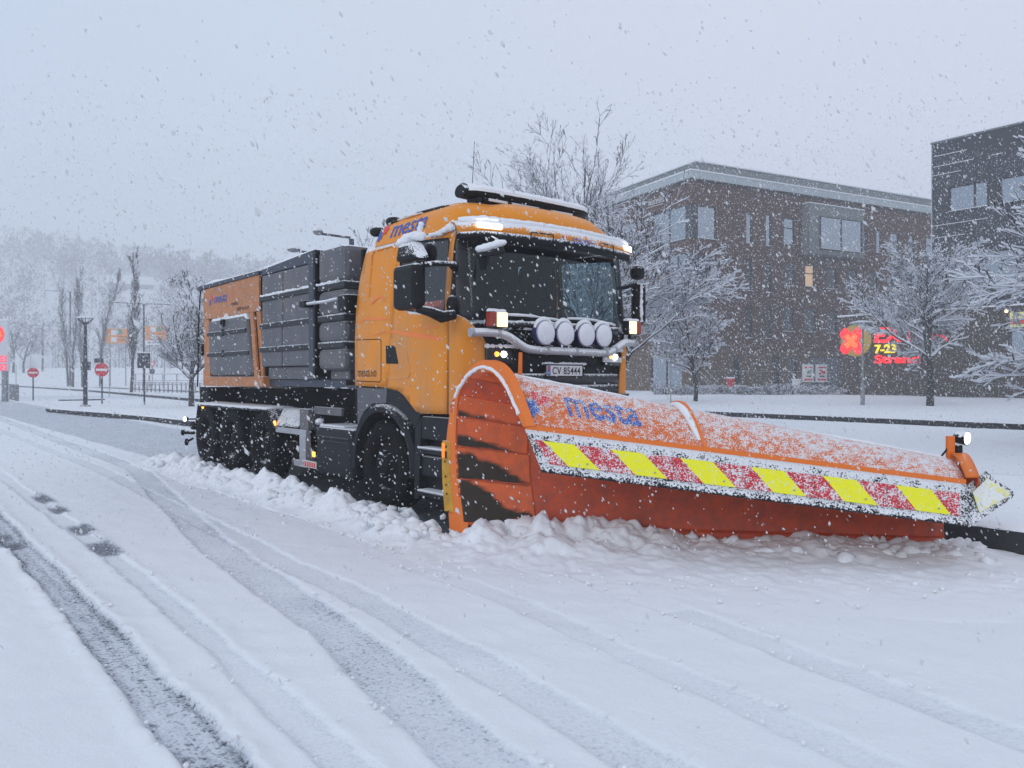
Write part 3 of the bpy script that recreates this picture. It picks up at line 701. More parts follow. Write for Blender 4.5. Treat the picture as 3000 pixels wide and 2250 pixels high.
# yellow wear strip with decals up the outer leg
mb = MB()
pl = []
for k in range(0, NP):
    if .2 < POUT[k][1] < .93 and k < 30: pl.append(k)
rows = [[lpt(POUT[k]) + PU * -.05 + PF * -.012, lpt(POUT[k] * .45 + PIN[k] * .55) + PU * -.034, lpt(POUT[k] * .45 + PIN[k] * .55) + PU * -.021, lpt(POUT[k]) + PU * -.021 + PF * -.012] for k in pl]
mb.grid([r + [r[0]] for r in rows]); mb.add(rows[0], [(0, 1, 2, 3)]); mb.add(rows[-1], [(3, 2, 1, 0)])
mb.build('wear_strip', 'edge_yellow', plough)
for z in (.3, .42, .52, .63, .73):
    k = kz(z); c = lpt(POUT[int(k)] * .7 + PIN[int(k)] * .3) + PU * -.048
    MB().lathe([(.011, 0), (.009, .008)], c, -PU, 8).build('bolt', 'worn', plough)
k = int(kz(.8)); c = lpt(POUT[k]) + PF * -.02
MB().box(c.x - .045, c.x - .005, c.y - .03, c.y + .03, .74, .88).build('side_marker_light', 'amber_dim', plough, bevel=.006)
c = lpt(POUT[int(kz(.86))] * .6 + PIN[int(kz(.86))] * .4) + PU * -.046
MB().add([c + Vector((-.016, 0, 0)), c + Vector((.016, 0, 0)), c + Vector((0, 0, .03))], [(0, 1, 2)]).add([c + Vector((-.014, 0, -.1)), c + Vector((.014, 0, -.1)), c + Vector((.014, 0, -.03)), c + Vector((-.014, 0, -.03))], [(0, 1, 2, 3)]).build('warning_sticker', 'dark_print', plough)
# lip bar along the front of the hood
def lipp(u): return shell(u, NP - 1)
TD = []
fb0, fb1 = PF * 1.2 + Vector((0, 0, .725)), Vector((3.44, 5.88, .36)) - PL0
def flapp(u, t, off=0):
    a = lipp(u) + Vector((0, 0, -.012)); b = fb0.lerp(fb1, u); p = a.lerp(b, t)
    n = (b - a).cross(lipp(min(u + .05, 1)) - lipp(min(u, .95))); n.normalize()
    if n.y > 0: n = -n
    return p + n * off
mb = MB(); rows = []
for i in range(41):
    u = i / 40; p = lipp(u); f = -PN * 1; sag = Vector((0, 0, 0)); o = PN * .012
    rows.append([p + o + Vector((0, 0, .022)), p + o + Vector((0, 0, -.036)), p - o * .6 + Vector((0, 0, -.036)), p - o * .6 + Vector((0, 0, .022))])
mb.grid([r + [r[0]] for r in rows]); mb.add(rows[0], [(0, 1, 2, 3)]); mb.add(rows[-1], [(3, 2, 1, 0)])
mb.build('lip_bar', 'lip', plough)
# hanging rubber skirt
T0, T1 = .25, .78
for nm, t0, t1, mm, off in (('skirt', .03, 1.0, 'flap', .0),):
    P = [[flapp(lerp(-.003, 1, i / 48), lerp(t0, t1, j / 8)) for j in range(9)] for i in range(49)]
    MB().grid(P).build(nm, mm, plough, smooth=True, solid=.014, soff=1, angle=60)
P = [[flapp(lerp(-.003, 1, i / 48), lerp(.86, 1.0, j / 3), .018) for j in range(4)] for i in range(49)]
MB().grid(P).build('skirt_strip', 'flap_low', plough, smooth=True, solid=.01, soff=0, angle=60)
for i in range(6):               # six retro-reflective panels: red, yellow chevron, red
    u0, u1 = lerp(.008, .985, i / 6) + .001, lerp(.008, .985, (i + 1) / 6) - .001
    f = lambda a, b, o=.022: flapp(lerp(u0, u1, a), lerp(T0 + .02, T1 + .02, b), o)
    mb = MB()
    mb.patch([(0, 0), (.13, 0), (.385, 1), (.1 if i == 0 else 0, 1)], f, .3, 0)
    mb.patch([(.13, 0), (.605, 0), (.86, 1), (.385, 1)], f, .3, 1)
    mb.patch([(.605, 0), (1, 0), (1, 1), (.86, 1)], f, .3, 0)
    mb.build('reflective_panel', ['refl_red', 'refl_yellow'], plough, solid=.004, soff=0)
    for a, b in ((.2, .28), (.7, .8)):
        c = f(a, b, .026); MB().lathe([(.009, 0), (.007, .007)], c, f(a, b, 1) - f(a, b, 0), 8).build('rivet', 'alu', plough)
# rib over the hood
def rib(u, k0, k1, name, h=.05, w=.018):
    mb = MB(); rows = []
    ks = np.linspace(k0, k1, 22)
    for i, k in enumerate(ks):
        n = -shell_n(u, k); t = i / 21; hh = h * (.55 + .45 * math.cos((t - .15) * 2.6)) if t > .1 else h * (1.0 + .3 * (1 - t / .1))
        p = shell(u, k); a = PU * w * .5
        rows.append([p - a - n * .005, p - a + n * hh, p + a + n * hh, p + a - n * .005])
    mb.grid([r + [r[0]] for r in rows]); mb.add(rows[0], [(0, 1, 2, 3)]); mb.add(rows[-1], [(3, 2, 1, 0)])
    return mb.build(name, 'lip', plough, smooth=True, angle=35)
rib(.425, 30, NP - 1, 'hood_rib', .055, .03)
p = shell(.425, 31) - shell_n(.425, 31) * .06
MB().tube([p + Vector((.0, 0, .01)), p + Vector((-.03, .02, .0)), p + Vector((-.075, .04, -.055))], [.022, .02, .006], 8).build('rib_hook', 'lip', plough, smooth=True)
# snow drifted against the rib and along the lip
mb = MB(); pth = [shell(.417, k) - shell_n(.417, k) * .012 for k in np.linspace(36, NP - 3, 14)]
mb.tube(pth, [.01 + .02 * math.sin(i / 13 * math.pi) + .006 * r_.random() for i in range(14)], 8); mb.build('drifted_snow', 'snow', plough, smooth=True)
mb = MB(); pth = [shell(u, 38 + 2 * math.sin(u * 9)) - shell_n(u, 38) * .004 for u in np.linspace(.03, .99, 70)]
mb.tube(pth, [.018 + .012 * r_.random() for _ in pth], 8, flat=.5); mb.build('drifted_snow', 'snow', plough, smooth=True)
# print on the hood
HK = lambda v: NP - 2.2 - v
def hoodf(u0, k0, un, kn):      # (x,y) metres -> hood
    return lambda x, y: shell(u0 + x * un, HK(k0 + y * kn)) - shell_n(u0 + x * un, HK(k0 + y * kn)) * .004
lettering('lettering', 'mesta', .17, .10, hoodf(.125, 2.2, 1, 72), 'blue_print_s', plough, shear=.22, offset=.012)
def logo(f, s, parent, red, blue):
    mb = MB(); n = 12
    star = [((.62 + (.36 if i % 2 == 0 else .23) * math.cos(math.pi * 2 * i / n)) * s, (.62 + (.36 if i % 2 == 0 else .23) * math.sin(math.pi * 2 * i / n)) * s) for i in range(n)]
    mb.patch(star, lambda x, y: f(x, y), s * .3, 0)
    sq = [(0, .0), (.2, 0), (.3, .12), (.42, .12), (.42, .5), (.05, .5), (.05, .2)]
    mb.patch([(a * s, b * s) for a, b in sq], lambda x, y: f(x, y + .0), s * .3, 1)
    return mb.build('emblem', [red, blue], parent)
logo(lambda x, y: hoodf(.02, 1.0, 1, 72)(x * 1.0, y * 1.3), .085, plough, 'red_print_s', 'blue_print_s')
# right end: end plate, lamp on its bracket, folded reflector
mb = MB(); ep = [rpt(PRT[k]) for k in range(14, NP)]; oo = [q + PU * .1 for q in ep]
mb.grid([[a + Vector((0, 0, .03)), b + Vector((0, 0, .035))] for a, b in zip(ep, oo)])
mb.build('end_plate', 'lip', plough, smooth=True, solid=.02)
mb = MB(); ctr = rpt((.3, .45)) + PU * .1
mb.add([ctr] + oo, [(0, i + 1, i) for i in range(1, len(oo))]); mb.build('end_gusset', 'plough', plough, solid=.012)
c = rpt((.26, .8))
MB().box(c.x - .03, c.x + .03, c.y - .02, c.y + .02, c.z - .04, c.z + .2).build('lamp_bracket', 'lip', plough, bevel=.004)
lmp = MB().lathe([(.025, -.09), (.05, -.07), (.058, 0), (.06, .012)], c + Vector((.115, -.02, .185)), (.6, -.78, -.05), 18).build('edge_lamp', 'black_snowy', plough, smooth=True)
MB().lathe([(.052, .0), (.046, .01), (.02, .014)], c + Vector((.115, -.02, .185)) + Vector((.6, -.78, -.05)).normalized() * .012, (.6, -.78, -.05), 18).build('lens', 'lamp_white', lmp, smooth=True)
MB().box(c.x + .03, c.x + .09, c.y - .03, c.y + .03, c.z + .02, c.z + .13).build('lamp_box', 'black_snowy', plough, bevel=.01)
MB().tube([c + Vector((-.02, 0, .1)), c + Vector((-.06, .0, .05)), c + Vector((-.1, 0, -.0)), c + Vector((-.16, .02, .01))], .008, 6).build('lamp_cable', 'black', plough, smooth=True)
q = [Vector(p) - PL0 for p in ((3.46, 6.0, .615), (3.82, 6.28, .73), (4.03, 6.24, .56), (3.98, 6.2, .52), (3.46, 5.885, .355))]
n_ = (q[1] - q[0]).cross(q[4] - q[0]).normalized()
if n_.y > 0: n_ = -n_
MB().add(q, [(0, 1, 2, 3, 4)]).build('end_flap', 'flap_low', plough, solid=.014, soff=0)
ctr = sum(q, Vector()) / 5; qq = [ctr.lerp(p, s) + n_ * .012 for p, s in zip(q, (.62, .7, .8, .72, .55))]
MB().add(qq, [(0, 1, 2, 3, 4)]).build('end_reflector', 'refl_pale', plough, solid=.004, soff=0)
# ribs and hitch behind the blade
for u in (.1, .28, .46, .64, .82):
    P = []
    for k in np.linspace(2, 26, 12):
        p = shell(u, k); n = -shell_n(u, k); P.append([p + n * .02, p + n * (.1 + .07 * math.sin(k / 26 * 3))])
    MB().grid(P).build('back_rib', 'plough', plough, solid=.02, soff=0)
h0 = tw(1.75, -.45, .45) - PL0; h1 = tw(2.35, -.35, .42) - PL0; h2 = tw(1.75, .45, .45) - PL0; h3 = tw(2.6, .5, .42) - PL0
MB().tube([h0, h1], .06, 8).tube([h2, h3], .06, 8).tube([tw(2.3, -.7, .42) - PL0, tw(3.0, .95, .42) - PL0], .07, 8).build('push_frame', 'plough', plough)
b = tw(1.98, -.87, 1.15) - PL0
MB().hexa([b + Vector(v) for v in ((-.02, -.015, 0), (.03, -.015, 0), (.03, .015, 0), (-.02, .015, 0))], [b + Vector(v) for v in ((.0, -.015, .58), (.035, -.015, .58), (.035, .015, .58), (.0, .015, .58))]).build('marker_post', 'lip', plough)

# ------------------------------------------------------------------ the truck (local: x forward, y left, z up)
truck = thing('plough_truck', 'yellow four axle winter service truck with snowed light bar and lit corner lamps', 'truck', TO, TROT)
_wz = [1.0, 2.0, 2.3, 2.6, 2.95, 3.05, 3.12, 3.2, 3.27, 3.32, 3.36, 3.385, 3.39]
_ww = [1.245, 1.25, 1.245, 1.228, 1.195, 1.178, 1.16, 1.125, 1.06, .95, .72, .38, .02]
def CW(z): return interp(z, _wz, _ww)
_fy = [0, .3, .6, .9, 1.07, 1.16, 1.22, 1.245, 1.25]
_fx = [1.675, 1.66, 1.62, 1.57, 1.535, 1.505, 1.46, 1.40, 1.34]
def FXc(y): return interp(abs(y), _fy, _fx)
side = lambda s: (lambda x, z, off=0: (x, s * (CW(z) + off), z))
# rear edge of the cab in profile
rear_edge = [(-.57, 1.39), (-.575, 1.9), (-.55, 2.3), (-.5, 2.65), (-.42, 2.92), (-.37, 3.02)]
win = [(.40, 2.31), (.385, 2.9), (.43, 2.955), (.7, 2.935), (1.28, 2.885), (1.30, 2.84), (1.275, 2.15), (1.25, 2.135), (.9, 2.165), (.6, 2.205), (.45, 2.24)]
for s in (-1, 1):
    f = side(s)
    rp = rear_edge + [(.305, 3.02), (.305, 2.6), (.27, 2.2), (.195, 1.55), (.13, 1.375), (-.45, 1.385)]
    MB().patch(rp, lambda x, z: f(x, z), .12).build('side_panel', ['yellow_side', 'lining'], truck, smooth=True, solid=.025, inner=1, weld=True, out=(0, s, 0))
    # door: below, behind, above and in front of its window
    dl = [(.207, 1.55), (.282, 2.2), (.317, 2.31)] + [win[0], win[-1], win[-2], win[-3], win[-4], win[-5]] + [(1.342, 2.15), (1.337, 2.1), (1.322, 1.6), (1.31, 1.12), (.85, 1.11), (.75, 1.13), (.62, 1.22), (.5, 1.30), (.38, 1.345), (.15, 1.37)]
    door = MB().patch(dl, lambda x, z: f(x, z, .004), .1)
    door.patch([(.317, 2.31), (.317, 3.01), (.40, 3.0), (.43, 2.955), (.385, 2.9), (.40, 2.31)], lambda x, z: f(x, z, .004), .12)
    door.patch([(.40, 3.0), (1.395, 2.955), (1.28, 2.885), (.7, 2.935), (.43, 2.955)], lambda x, z: f(x, z, .004), .1)
    door.patch([(1.28, 2.885), (1.395, 2.955), (1.342, 2.15), (1.275, 2.15), (1.30, 2.84)], lambda x, z: f(x, z, .004), .1)
    dr = door.build('door', ['yellow_side', 'lining'], truck, smooth=True, solid=.03, inner=1, weld=True, out=(0, s, 0))
    MB().patch(win, lambda x, z: f(x, z, -.012), .3).build('window', 'side_glass', dr, solid=.006)
    fr = MB()
    for i in range(len(win)):
        a, b = win[i], win[(i + 1) % len(win)]; fr.tube([f(a[0], a[1], -.002), f(b[0], b[1], -.002)], .012, 6)
    fr.build('window_seal', 'black', dr)
    MB().prism([(.15, 1.64), (.145, 1.84), (.3, 1.838), (.345, 1.82), (.41, 1.635)], lambda x, z: f(x, z, .006), lambda x, z: f(x, z, -.02)).build('handle', 'black', dr)
    rim = [(.40, 1.86), (.47, 1.845), (.55, 1.80), (.61, 1.66), (.645, 1.53), (.62, 1.49), (.4, 1.475), (.22, 1.475)]
    MB().tube([f(*p, .005) for p in rim], .006, 5).build('door_pressing', 'yellow_side', dr, smooth=True)
    MB().tube([f(*p, .003) for p in [(-.25, 2.42), (-.245, 2.9), (-.2, 2.945), (.2, 2.955), (.26, 2.92)]], .012, 5).build('pressing', 'yellow_side', truck, smooth=True)
    fl = [(-.53, 1.93), (.0, 1.92), (.035, 1.9), (.03, 1.46), (.0, 1.435), (-.54, 1.445)]
    lock = MB()
    for i in range(len(fl) - 1): lock.tube([f(*fl[i], .001), f(*fl[i + 1], .001)], .0045, 4)
    lock.build('locker_seam', 'lining', truck)
    if s < 0:
        lettering('lettering', 'mesta.no', .43, .085, lambda u, v: f(-.5 + u, 1.495 + v, .004), 'dark_print', truck)
        for pl in ([(-.5, 2.13), (-.3, 2.175), (.0, 2.16), (.3, 2.13), (.0, 2.135), (-.3, 2.15)], [(-.3, 1.955), (.1, 2.0), (.6, 1.93), (1.2, 1.85), (1.2, 1.9), (.7, 1.97), (.3, 2.0)],
                   [(.72, 2.0), (1.15, 1.99), (1.2, 2.0), (1.0, 2.015)], [(-.2, 2.35), (-.05, 2.42), (.1, 2.37), (.12, 2.34), (-.03, 2.39), (-.19, 2.32)]):
            MB().patch(pl, lambda x, z: f(x, z, .007), .06).build('swoosh', 'swoosh', truck, smooth=True)
# roof cap with rounded edges
levels = [(2.99, -.385, 1.395, 1), (3.08, -.345, 1.415, 1), (3.14, -.30, 1.41, 1), (3.2, -.22, 1.385, 1), (3.26, -.10, 1.33, 1), (3.31, .06, 1.25, 1), (3.35, .28, 1.12, 1), (3.378, .5, .98, 1), (3.388, .66, .85, 1)]
def plan(z, xr, xf, n=17):
    w = CW(z) + .006; rf = min(.34, w * .8); rr = min(.2, w * .6); P = []
    bow = lambda y: .17 * (1 - (abs(y) / max(w, .05)) ** 2.2)
    ys = [-w + rf * (1 - math.cos(t)) for t in np.linspace(0, math.pi / 2, 6)]
    P += [(xr + rr * (1 - math.sin(t)), -w + rr * (1 - math.cos(t))) for t in np.linspace(math.pi / 2, 0, 5)]
    P += [(x, -w) for x in np.linspace(xr + rr, xf - rf * .6, 8)[1:-1]]
    P += [(xf - rf * .6 * (1 - math.sin(t)) , -w + rf * (1 - math.cos(t))) for t in np.linspace(0, math.pi / 2, 6)]
    k = [(xf + .02 + bow(y), y) for y in np.linspace(-w + rf * 1.25, w - rf * 1.25, 9)]
    P2 = P + k + [(x, -y) for x, y in reversed(P)]
    return [(x, y, z) for x, y in P2]
rings = [plan(z, a, b) for z, a, b, _ in levels]
mb = MB(); mb.grid([r + [r[0]] for r in rings]); mb.add(rings[-1], [tuple(range(len(rings[-1])))])
roof = mb.build('roof', ['yellow'], truck, smooth=True, weld=True, angle=60)
trim = [(.0, -1.10, 3.245), (.25, -1.06, 3.275), (.6, -1.05, 3.285), (.95, -1.055, 3.275), (1.08, -1.06, 3.26), (1.18, -1.08, 3.22), (1.25, -1.11, 3.15), (1.28, -1.13, 3.08)]
for s in (1, -1): MB().tube([(x, y * s + .008 * s * -1 * -1, z + .006) for x, y, z in trim], .016, 6).build('roof_trim', 'black', truck, smooth=True)
rs = lambda x, z: (x, -CW(z) - .011, z)
lettering('lettering', 'mesta', .72, .16, lambda u, v: rs(.11 + u, 3.05 + v + .02 * u), 'blue_print', truck, shear=.2, offset=.012)
logo(lambda x, y: rs(-.17 + x * 1.0, 3.045 + y * .95), .22, truck, 'red_print', 'blue_print')
# snow left lying along the roof
mb = MB(); r_ = random.Random(11)
mb.tube([(x, -1.08 + .1 * abs(x - .4) * .4, 3.245 + .03 * math.sin(x * 2.2 + .6)) for x in np.linspace(-.1, .6, 12)], [.012 + .02 * r_.random() for _ in range(12)], 8, flat=.5)
mb.tube([(1.25 - .14 * abs(y), y, 3.3) for y in np.linspace(-.95, .98, 26)], [.02 + .03 * r_.random() for _ in range(26)], 8, flat=.45)
mb.build('roof_snow', 'snow', truck, smooth=True)
# front corners that sweep round from the door seam
corner = [(1.345, -1.25)]; t_ = [0.0]
cp = [(1.345, -1.25), (1.40, -1.247), (1.455, -1.225), (1.5, -1.17), (1.533, -1.09), (1.56, -.98), (1.575, -.88), (1.6, -.72)]
ct = [0]
for i in range(1, len(cp)): ct.append(ct[-1] + math.hypot(cp[i][0] - cp[i - 1][0], cp[i][1] - cp[i - 1][1]))
def cmap(s): return lambda t, z, off=0: (interp(t, ct, [p[0] for p in cp]) + off * .8, s * (-interp(t, ct, [p[1] for p in cp]) + off * .5), z)
# t of a few y: boundary between yellow corner and black front
poly = [(.0, 1.12), (.0, 2.13), (.1, 2.115), (.2, 2.07), (.3, 1.98), (.4, 1.86), (.47, 1.73), (.51, 1.5), (.52, 1.2), (.52, 1.12)]
poly_l = [(.0, 1.12), (.0, 2.1), (.1, 2.05), (.2, 1.95), (.27, 1.83), (.33, 1.62), (.37, 1.4), (.385, 1.12)]
for s, pl in ((-1, poly), (1, poly_l)):
    g = cmap(s)
    MB().patch(pl, lambda t, z: g(t, z, .022), .05).build('corner_panel', ['yellow_side', 'lining'], truck, smooth=True, solid=.02, inner=1, weld=True, out=(.7, s, 0))
# black front under the windscreen
def ffront(y, z, off=0): return (FXc(y) + off + .0 * z, y, z)
ys = np.linspace(-1.14, 1.14, 33)
MB().grid([[ffront(y, z, -.01 + (.04 * math.exp(-((z - 1.72) / .2) ** 2) - .03) * (1 if abs(y) < .75 else max(0, 1 - (abs(y) - .75) / .1)) - (.03 if abs(y) > .8 else 0)) for z in np.linspace(1.0, 2.06, 18)] for y in ys]).build('front_panel', 'black_snowy', truck, smooth=True, solid=.02)
for z0, h in ((1.30, .05), (1.42, .05), (1.99, .03)):
    MB().grid([[ffront(y, z0 + k * h, .012 + .012 * (k == 1) + .0) for k in (0, 1, 2)] for y in np.linspace(-.8, .95, 24)]).build('grille_bar', 'black_gloss', truck, smooth=True, solid=.03)
MB().grid([[ffront(y, z, .05) for z in (1.08, 1.14, 1.3)] for y in np.linspace(-1.12, 1.12, 24)]).build('bumper', 'black', truck, smooth=True, solid=.05)
for z, y0, y1 in ((1.455, .0, .85), (1.63, -.3, .35), (1.38, .15, .9), (2.05, -.98, 1.02), (1.985, -.95, .1)):    # snow caught on ledges
    r_ = random.Random(int(z * 100)); yy = np.linspace(y0, y1, 30)
    MB().tube([ffront(y, z + .006 * r_.random(), .03) for y in yy], [.007 + .013 * r_.random() for _ in yy], 6).build('ledge_snow', 'snow', truck, smooth=True)
# windscreen, pillars, cab insides
def wsf(y, z, off=0): return (FXc(y) + .005 - (z - 2.05) * .10 + off, y, z)
MB().grid([[wsf(y, z) for z in np.linspace(2.06, 2.93, 8)] for y in np.linspace(-1.1, 1.1, 25)]).build('windscreen', 'windscreen', truck, smooth=True, solid=.006)
for s in (-1, 1):
    g = cmap(s)
    MB().patch([(.052, 2.125), (.052, 2.97), (.33, 2.97), (.31, 2.06), (.2, 2.06), (.1, 2.12)], lambda t, z: (g(t, z)[0] - (z - 2.05) * .10 * min(1, t * 5) + .006, g(t, z)[1] * (1 - .0 * z) - s * (1.25 - CW(z)) * .9, z), .08).build('windscreen_pillar', 'black_gloss', truck, smooth=True, solid=.03, weld=True, out=(.7, s, 0))
MB().box(-.5, 1.62, -1.15, 1.15, 1.08, 1.12).build('cab_floor', 'lining', truck)
MB().box(-.52, -.46, -1.2, 1.2, 1.1, 3.0).build('cab_rear_wall', 'lining', truck)
MB().box(-.46, 1.4, -1.12, 1.12, 2.985, 3.01).build('headlining', 'lining', truck)
MB().box(1.05, 1.45, -1.1, 1.1, 1.5, 2.0).build('dashboard', 'seat', truck, bevel=.06)
for y in (-.62, .62):
    st = MB().box(-.05, .5, y - .25, y + .25, 1.45, 1.66).build('seat', 'seat', truck, bevel=.05)
    MB().hexa([(-.22, y - .24, 1.6), (.0, y - .24, 1.6), (.0, y + .24, 1.6), (-.22, y + .24, 1.6)], [(-.32, y - .22, 2.35), (-.16, y - .22, 2.35), (-.16, y + .22, 2.35), (-.32, y + .22, 2.35)]).build('backrest', 'seat', st, bevel=.05)
    MB().box(-.3, -.18, y - .13, y + .13, 2.38, 2.58).build('headrest', 'seat', st, bevel=.05)
MB().box(.45, 1.0, -1.1, -.9, 2.12, 2.19).box(.45, 1.0, -1.1, -.92, 2.2, 2.3).build('painted_reflection', 'window_refl', truck, bevel=.03)  # added blocks, their colour stands for the orange reflection in the window
MB().box(.5, 1.0, -1.16, -1.11, 2.17, 2.23).build('painted_reflection_red', 'window_refl_red', truck, bevel=.01)  # red part of the same imitated reflection
sw = [(1.0 + .10 * math.cos(t), .62 + .22 * math.sin(t), 2.1 + .2 * math.cos(t)) for t in np.linspace(0, 2 * math.pi, 28)]
MB().tube(sw, .016, 6).tube([(1.0, .42, 2.08), (1.0, .82, 2.08)], .018, 6).tube([(1.02, .62, 2.08), (1.2, .62, 1.85)], .03, 6).build('steering_wheel', 'lining', truck, smooth=True)
# wipers
for y0, y1 in ((-.9, -.05), (.05, .9)):
    pts = [(FXc(lerp(y0, y1, t)) + .03, lerp(y0, y1, t), 2.10 + .02 * math.sin(t * 3.1) - .03 * t) for t in np.linspace(0, 1, 10)]
    wp = MB().tube(pts, .012, 6).build('wiper', 'black', truck, smooth=True)
    r_ = random.Random(5); MB().tube([(x, y, z + .016) for x, y, z in pts], [.008 + .012 * r_.random() for _ in pts], 6).build('ledge_snow', 'snow', wp, smooth=True)
# sun visor
vy = np.linspace(-1.27, 1.27, 47)
def vx(y): return FXc(min(abs(y), 1.2) * .98) - .045 - .09 * max(0, abs(y) - 1.12) / .15
def vis(y, k): 
    e = max(0, abs(y) - 1.0) / .27
    return [(vx(y) + .05, y, 3.055 - .02 * e), (vx(y) + .11, y, 3.05 - .03 * e), (vx(y) + .15, y, 3.01 - .03 * e), (vx(y) + .165, y, 2.93 - .02 * e), (vx(y) + .155, y, 2.88 - .01 * e), (vx(y) + .145, y, 2.835)][k]
vs_ = MB().grid([[vis(y, k) for k in range(0, 4)] for y in vy]).build('sun_visor', 'visor', truck, smooth=True, solid=.02, angle=60)
MB().grid([[vis(y, k) for k in (3, 4, 5)] for y in vy]).build('visor_blade', 'black_snowy', vs_, smooth=True, solid=.02, angle=60)
r_ = random.Random(9); yy = np.linspace(-1.22, 1.24, 64)
MB().tube([(vx(y) + .085, y, 3.062 + .006 * r_.random() - .03 * max(0, abs(y) - 1.0) / .27) for y in yy], [.034 + .01 * r_.random() for _ in yy], 9, flat=.75).build('visor_snow', 'snow', vs_, smooth=True)
for y0, y1, z0, z1 in ((-1.12, -.86, 2.955, 3.005), (.98, 1.17, 2.95, 3.0)):
    MB().grid([[(vx(y) + .172, y, z) for z in (z0, z1)] for y in np.linspace(y0, y1, 6)]).build('visor_lamp', 'lamp_white', vs_, solid=.012, soff=0)
for y0, y1 in ((-.52, -.24), (.52, .74)):
    rr = [(y0, 2.86), (y0, 2.965), (y1, 2.965), (y1, 2.86)]
    mb = MB()
    for a, b in zip(rr, rr[1:]): mb.tube([(vx(a[0]) + .175, a[0], a[1]), (vx(b[0]) + .175, b[0], b[1])], .007, 4)
    mb.build('lamp_recess', 'black', vs_)
vf = lambda y, z: (vx(y) + .1685, y, z)
lettering('lettering', 'mesta', .42, .075, lambda u, v: vf(.04 + u, 2.905 + v), 'blue_print_v', vs_, shear=.2, offset=.012)
logo(lambda a, b: vf(-.14 + a, 2.90 + b * .85), .11, vs_, 'red_print_v', 'blue_print_v')
# roof light bar
def bar_sec(y, sx=1):
    e = max(0, (abs(y) - .72) / .28); w = .17 * math.sqrt(max(0.0, 1 - e * e * .97)); return w
lb = MB(); rows = []
for y in np.linspace(-.96, .96, 37):
    w = bar_sec(y); bow = -.05 * (y / .96) ** 2; c = (1.08 + bow, y)
    rows.append([(c[0] + w * math.cos(t), y * .95 + .03, 3.455 + .072 * math.sin(t) * (1 if math.sin(t) > 0 else .9)) for t in np.linspace(0, 2 * math.pi, 17)[:-1]])
lb.grid([r + [r[0]] for r in rows]); lb.add(rows[0], [tuple(range(16))]); lb.add(rows[-1], [tuple(reversed(range(16)))])
bar = lb.build('light_bar', 'black_snowy', truck, smooth=True, weld=True, angle=60)
rows2 = []; r_ = random.Random(2)
for y in np.linspace(-.93, .93, 60):
    w = bar_sec(y) * 1.03 + .004; c = 1.08 - .05 * (y / .96) ** 2
    rows2.append([(c + w * math.cos(t), y * .95 + .03, 3.47 + (.073 + .012 * r_.random()) * math.sin(t)) for t in np.linspace(-.25, math.pi + .25, 10)])
MB().grid(rows2).build('bar_snow', 'snow', bar, smooth=True)
MB().box(.98, 1.18, -.66, .68, 3.36, 3.40).build('bar_foot', 'black', bar, bevel=.02)
for y in (-.72, .66): MB().box(.98, 1.16, y - .03, y + .03, 3.28, 3.40).build('bar_bracket', 'black', bar)
for y0, y1 in ((-.62, -.36), (-.3, .1), (.3, .62)): MB().box(1.185, 1.2, y0, y1, 3.365, 3.395).build('clear_lens', 'white', bar, bevel=.005)
MB().tube([(.9, -.62, 3.36), (.9, -.62, 3.52), (.905, -.62, 3.6)], [.012, .012, .01], 6).tube([(.905, -.62, 3.6), (.915, -.6, 4.05)], [.004, .0025], 5).ball((.916, -.6, 4.055), .006, .006, .008, 6).build('antenna', 'black', truck)
for c in ((-.12, -1.0, 3.3), (-.28, -1.12, 3.19)):
    MB().ball(c, .12, .075, .06, 14).build('rear_work_lamp', 'black', truck, smooth=True)
    MB().tube([c, (c[0] + .06, c[1] + .1, c[2] - .06)], .015, 6).build('lamp_stalk', 'black', truck)
# bull bar with its four driving lamps
path = [(1.66, -1.2, 1.925), (1.68, -1.05, 1.93), (1.7, -.9, 1.925), (1.725, -.78, 1.89), (1.75, -.62, 1.80), (1.76, -.52, 1.772), (1.765, -.3, 1.765), (1.77, 0, 1.762), (1.765, .35, 1.758), (1.76, .56, 1.757), (1.75, .68, 1.775), (1.73, .85, 1.85), (1.70, .97, 1.885), (1.66, 1.14, 1.885)]
pp = catmull(path, 60)
bb = MB().tube([tuple(p) for p in pp], .042, 14).build('bull_bar', 'bar', truck, smooth=True)
for i in (0, 9, 27, 33, 41, 47, 59):
    p = pp[i]; d = Vector(pp[min(i + 1, 59)] - pp[max(i - 1, 0)]).normalized()
    MB().lathe([(.047, -.018), (.047, .018)], p, d, 14).build('clamp', 'alu', bb, smooth=True)
for y in (-.42, .0, .46): MB().box(1.6, 1.77, y - .03, y + .03, 1.72, 1.78).build('bar_stay', 'black', bb)
for i, y in enumerate((-.385, -.105, .205, .475)):
    c = Vector((1.83, y, 1.945 - .0 * i)); sp = MB().lathe([(.05, -.13), (.11, -.09), (.128, -.03), (.131, .0), (.122, .012)], c, (1, 0, 0), 28).build('driving_lamp', 'lamp_blue', truck, smooth=True)
    MB().lathe([(.127, .008), (.1, .022), (.05, .029), (.0, .031)], c, (1, 0, 0), 28, cap=False).build('lens', 'lens_snow', sp, smooth=True)
    rr = MB(); r_ = random.Random(i); arc = [c + Vector((-.025, .128 * math.cos(t), .126 * math.sin(t) + .01)) for t in np.linspace(.35, 2.85, 14)]
    rr.tube(arc, [.012 + .016 * math.sin(k / 13 * math.pi) + .005 * r_.random() for k in range(14)], 8); rr.build('lamp_snow', 'snow', sp, smooth=True)
    MB().tube([c + Vector((-.06, 0, -.1)), c + Vector((-.06, 0, -.18))], .02, 6).build('lamp_foot', 'black', sp)
    MB().tube([c + Vector((-.08, .05, -.1)), c + Vector((-.04, .13, -.13)), c + Vector((-.05, .16, -.17))], .006, 5).build('lamp_wire', 'alu', sp)
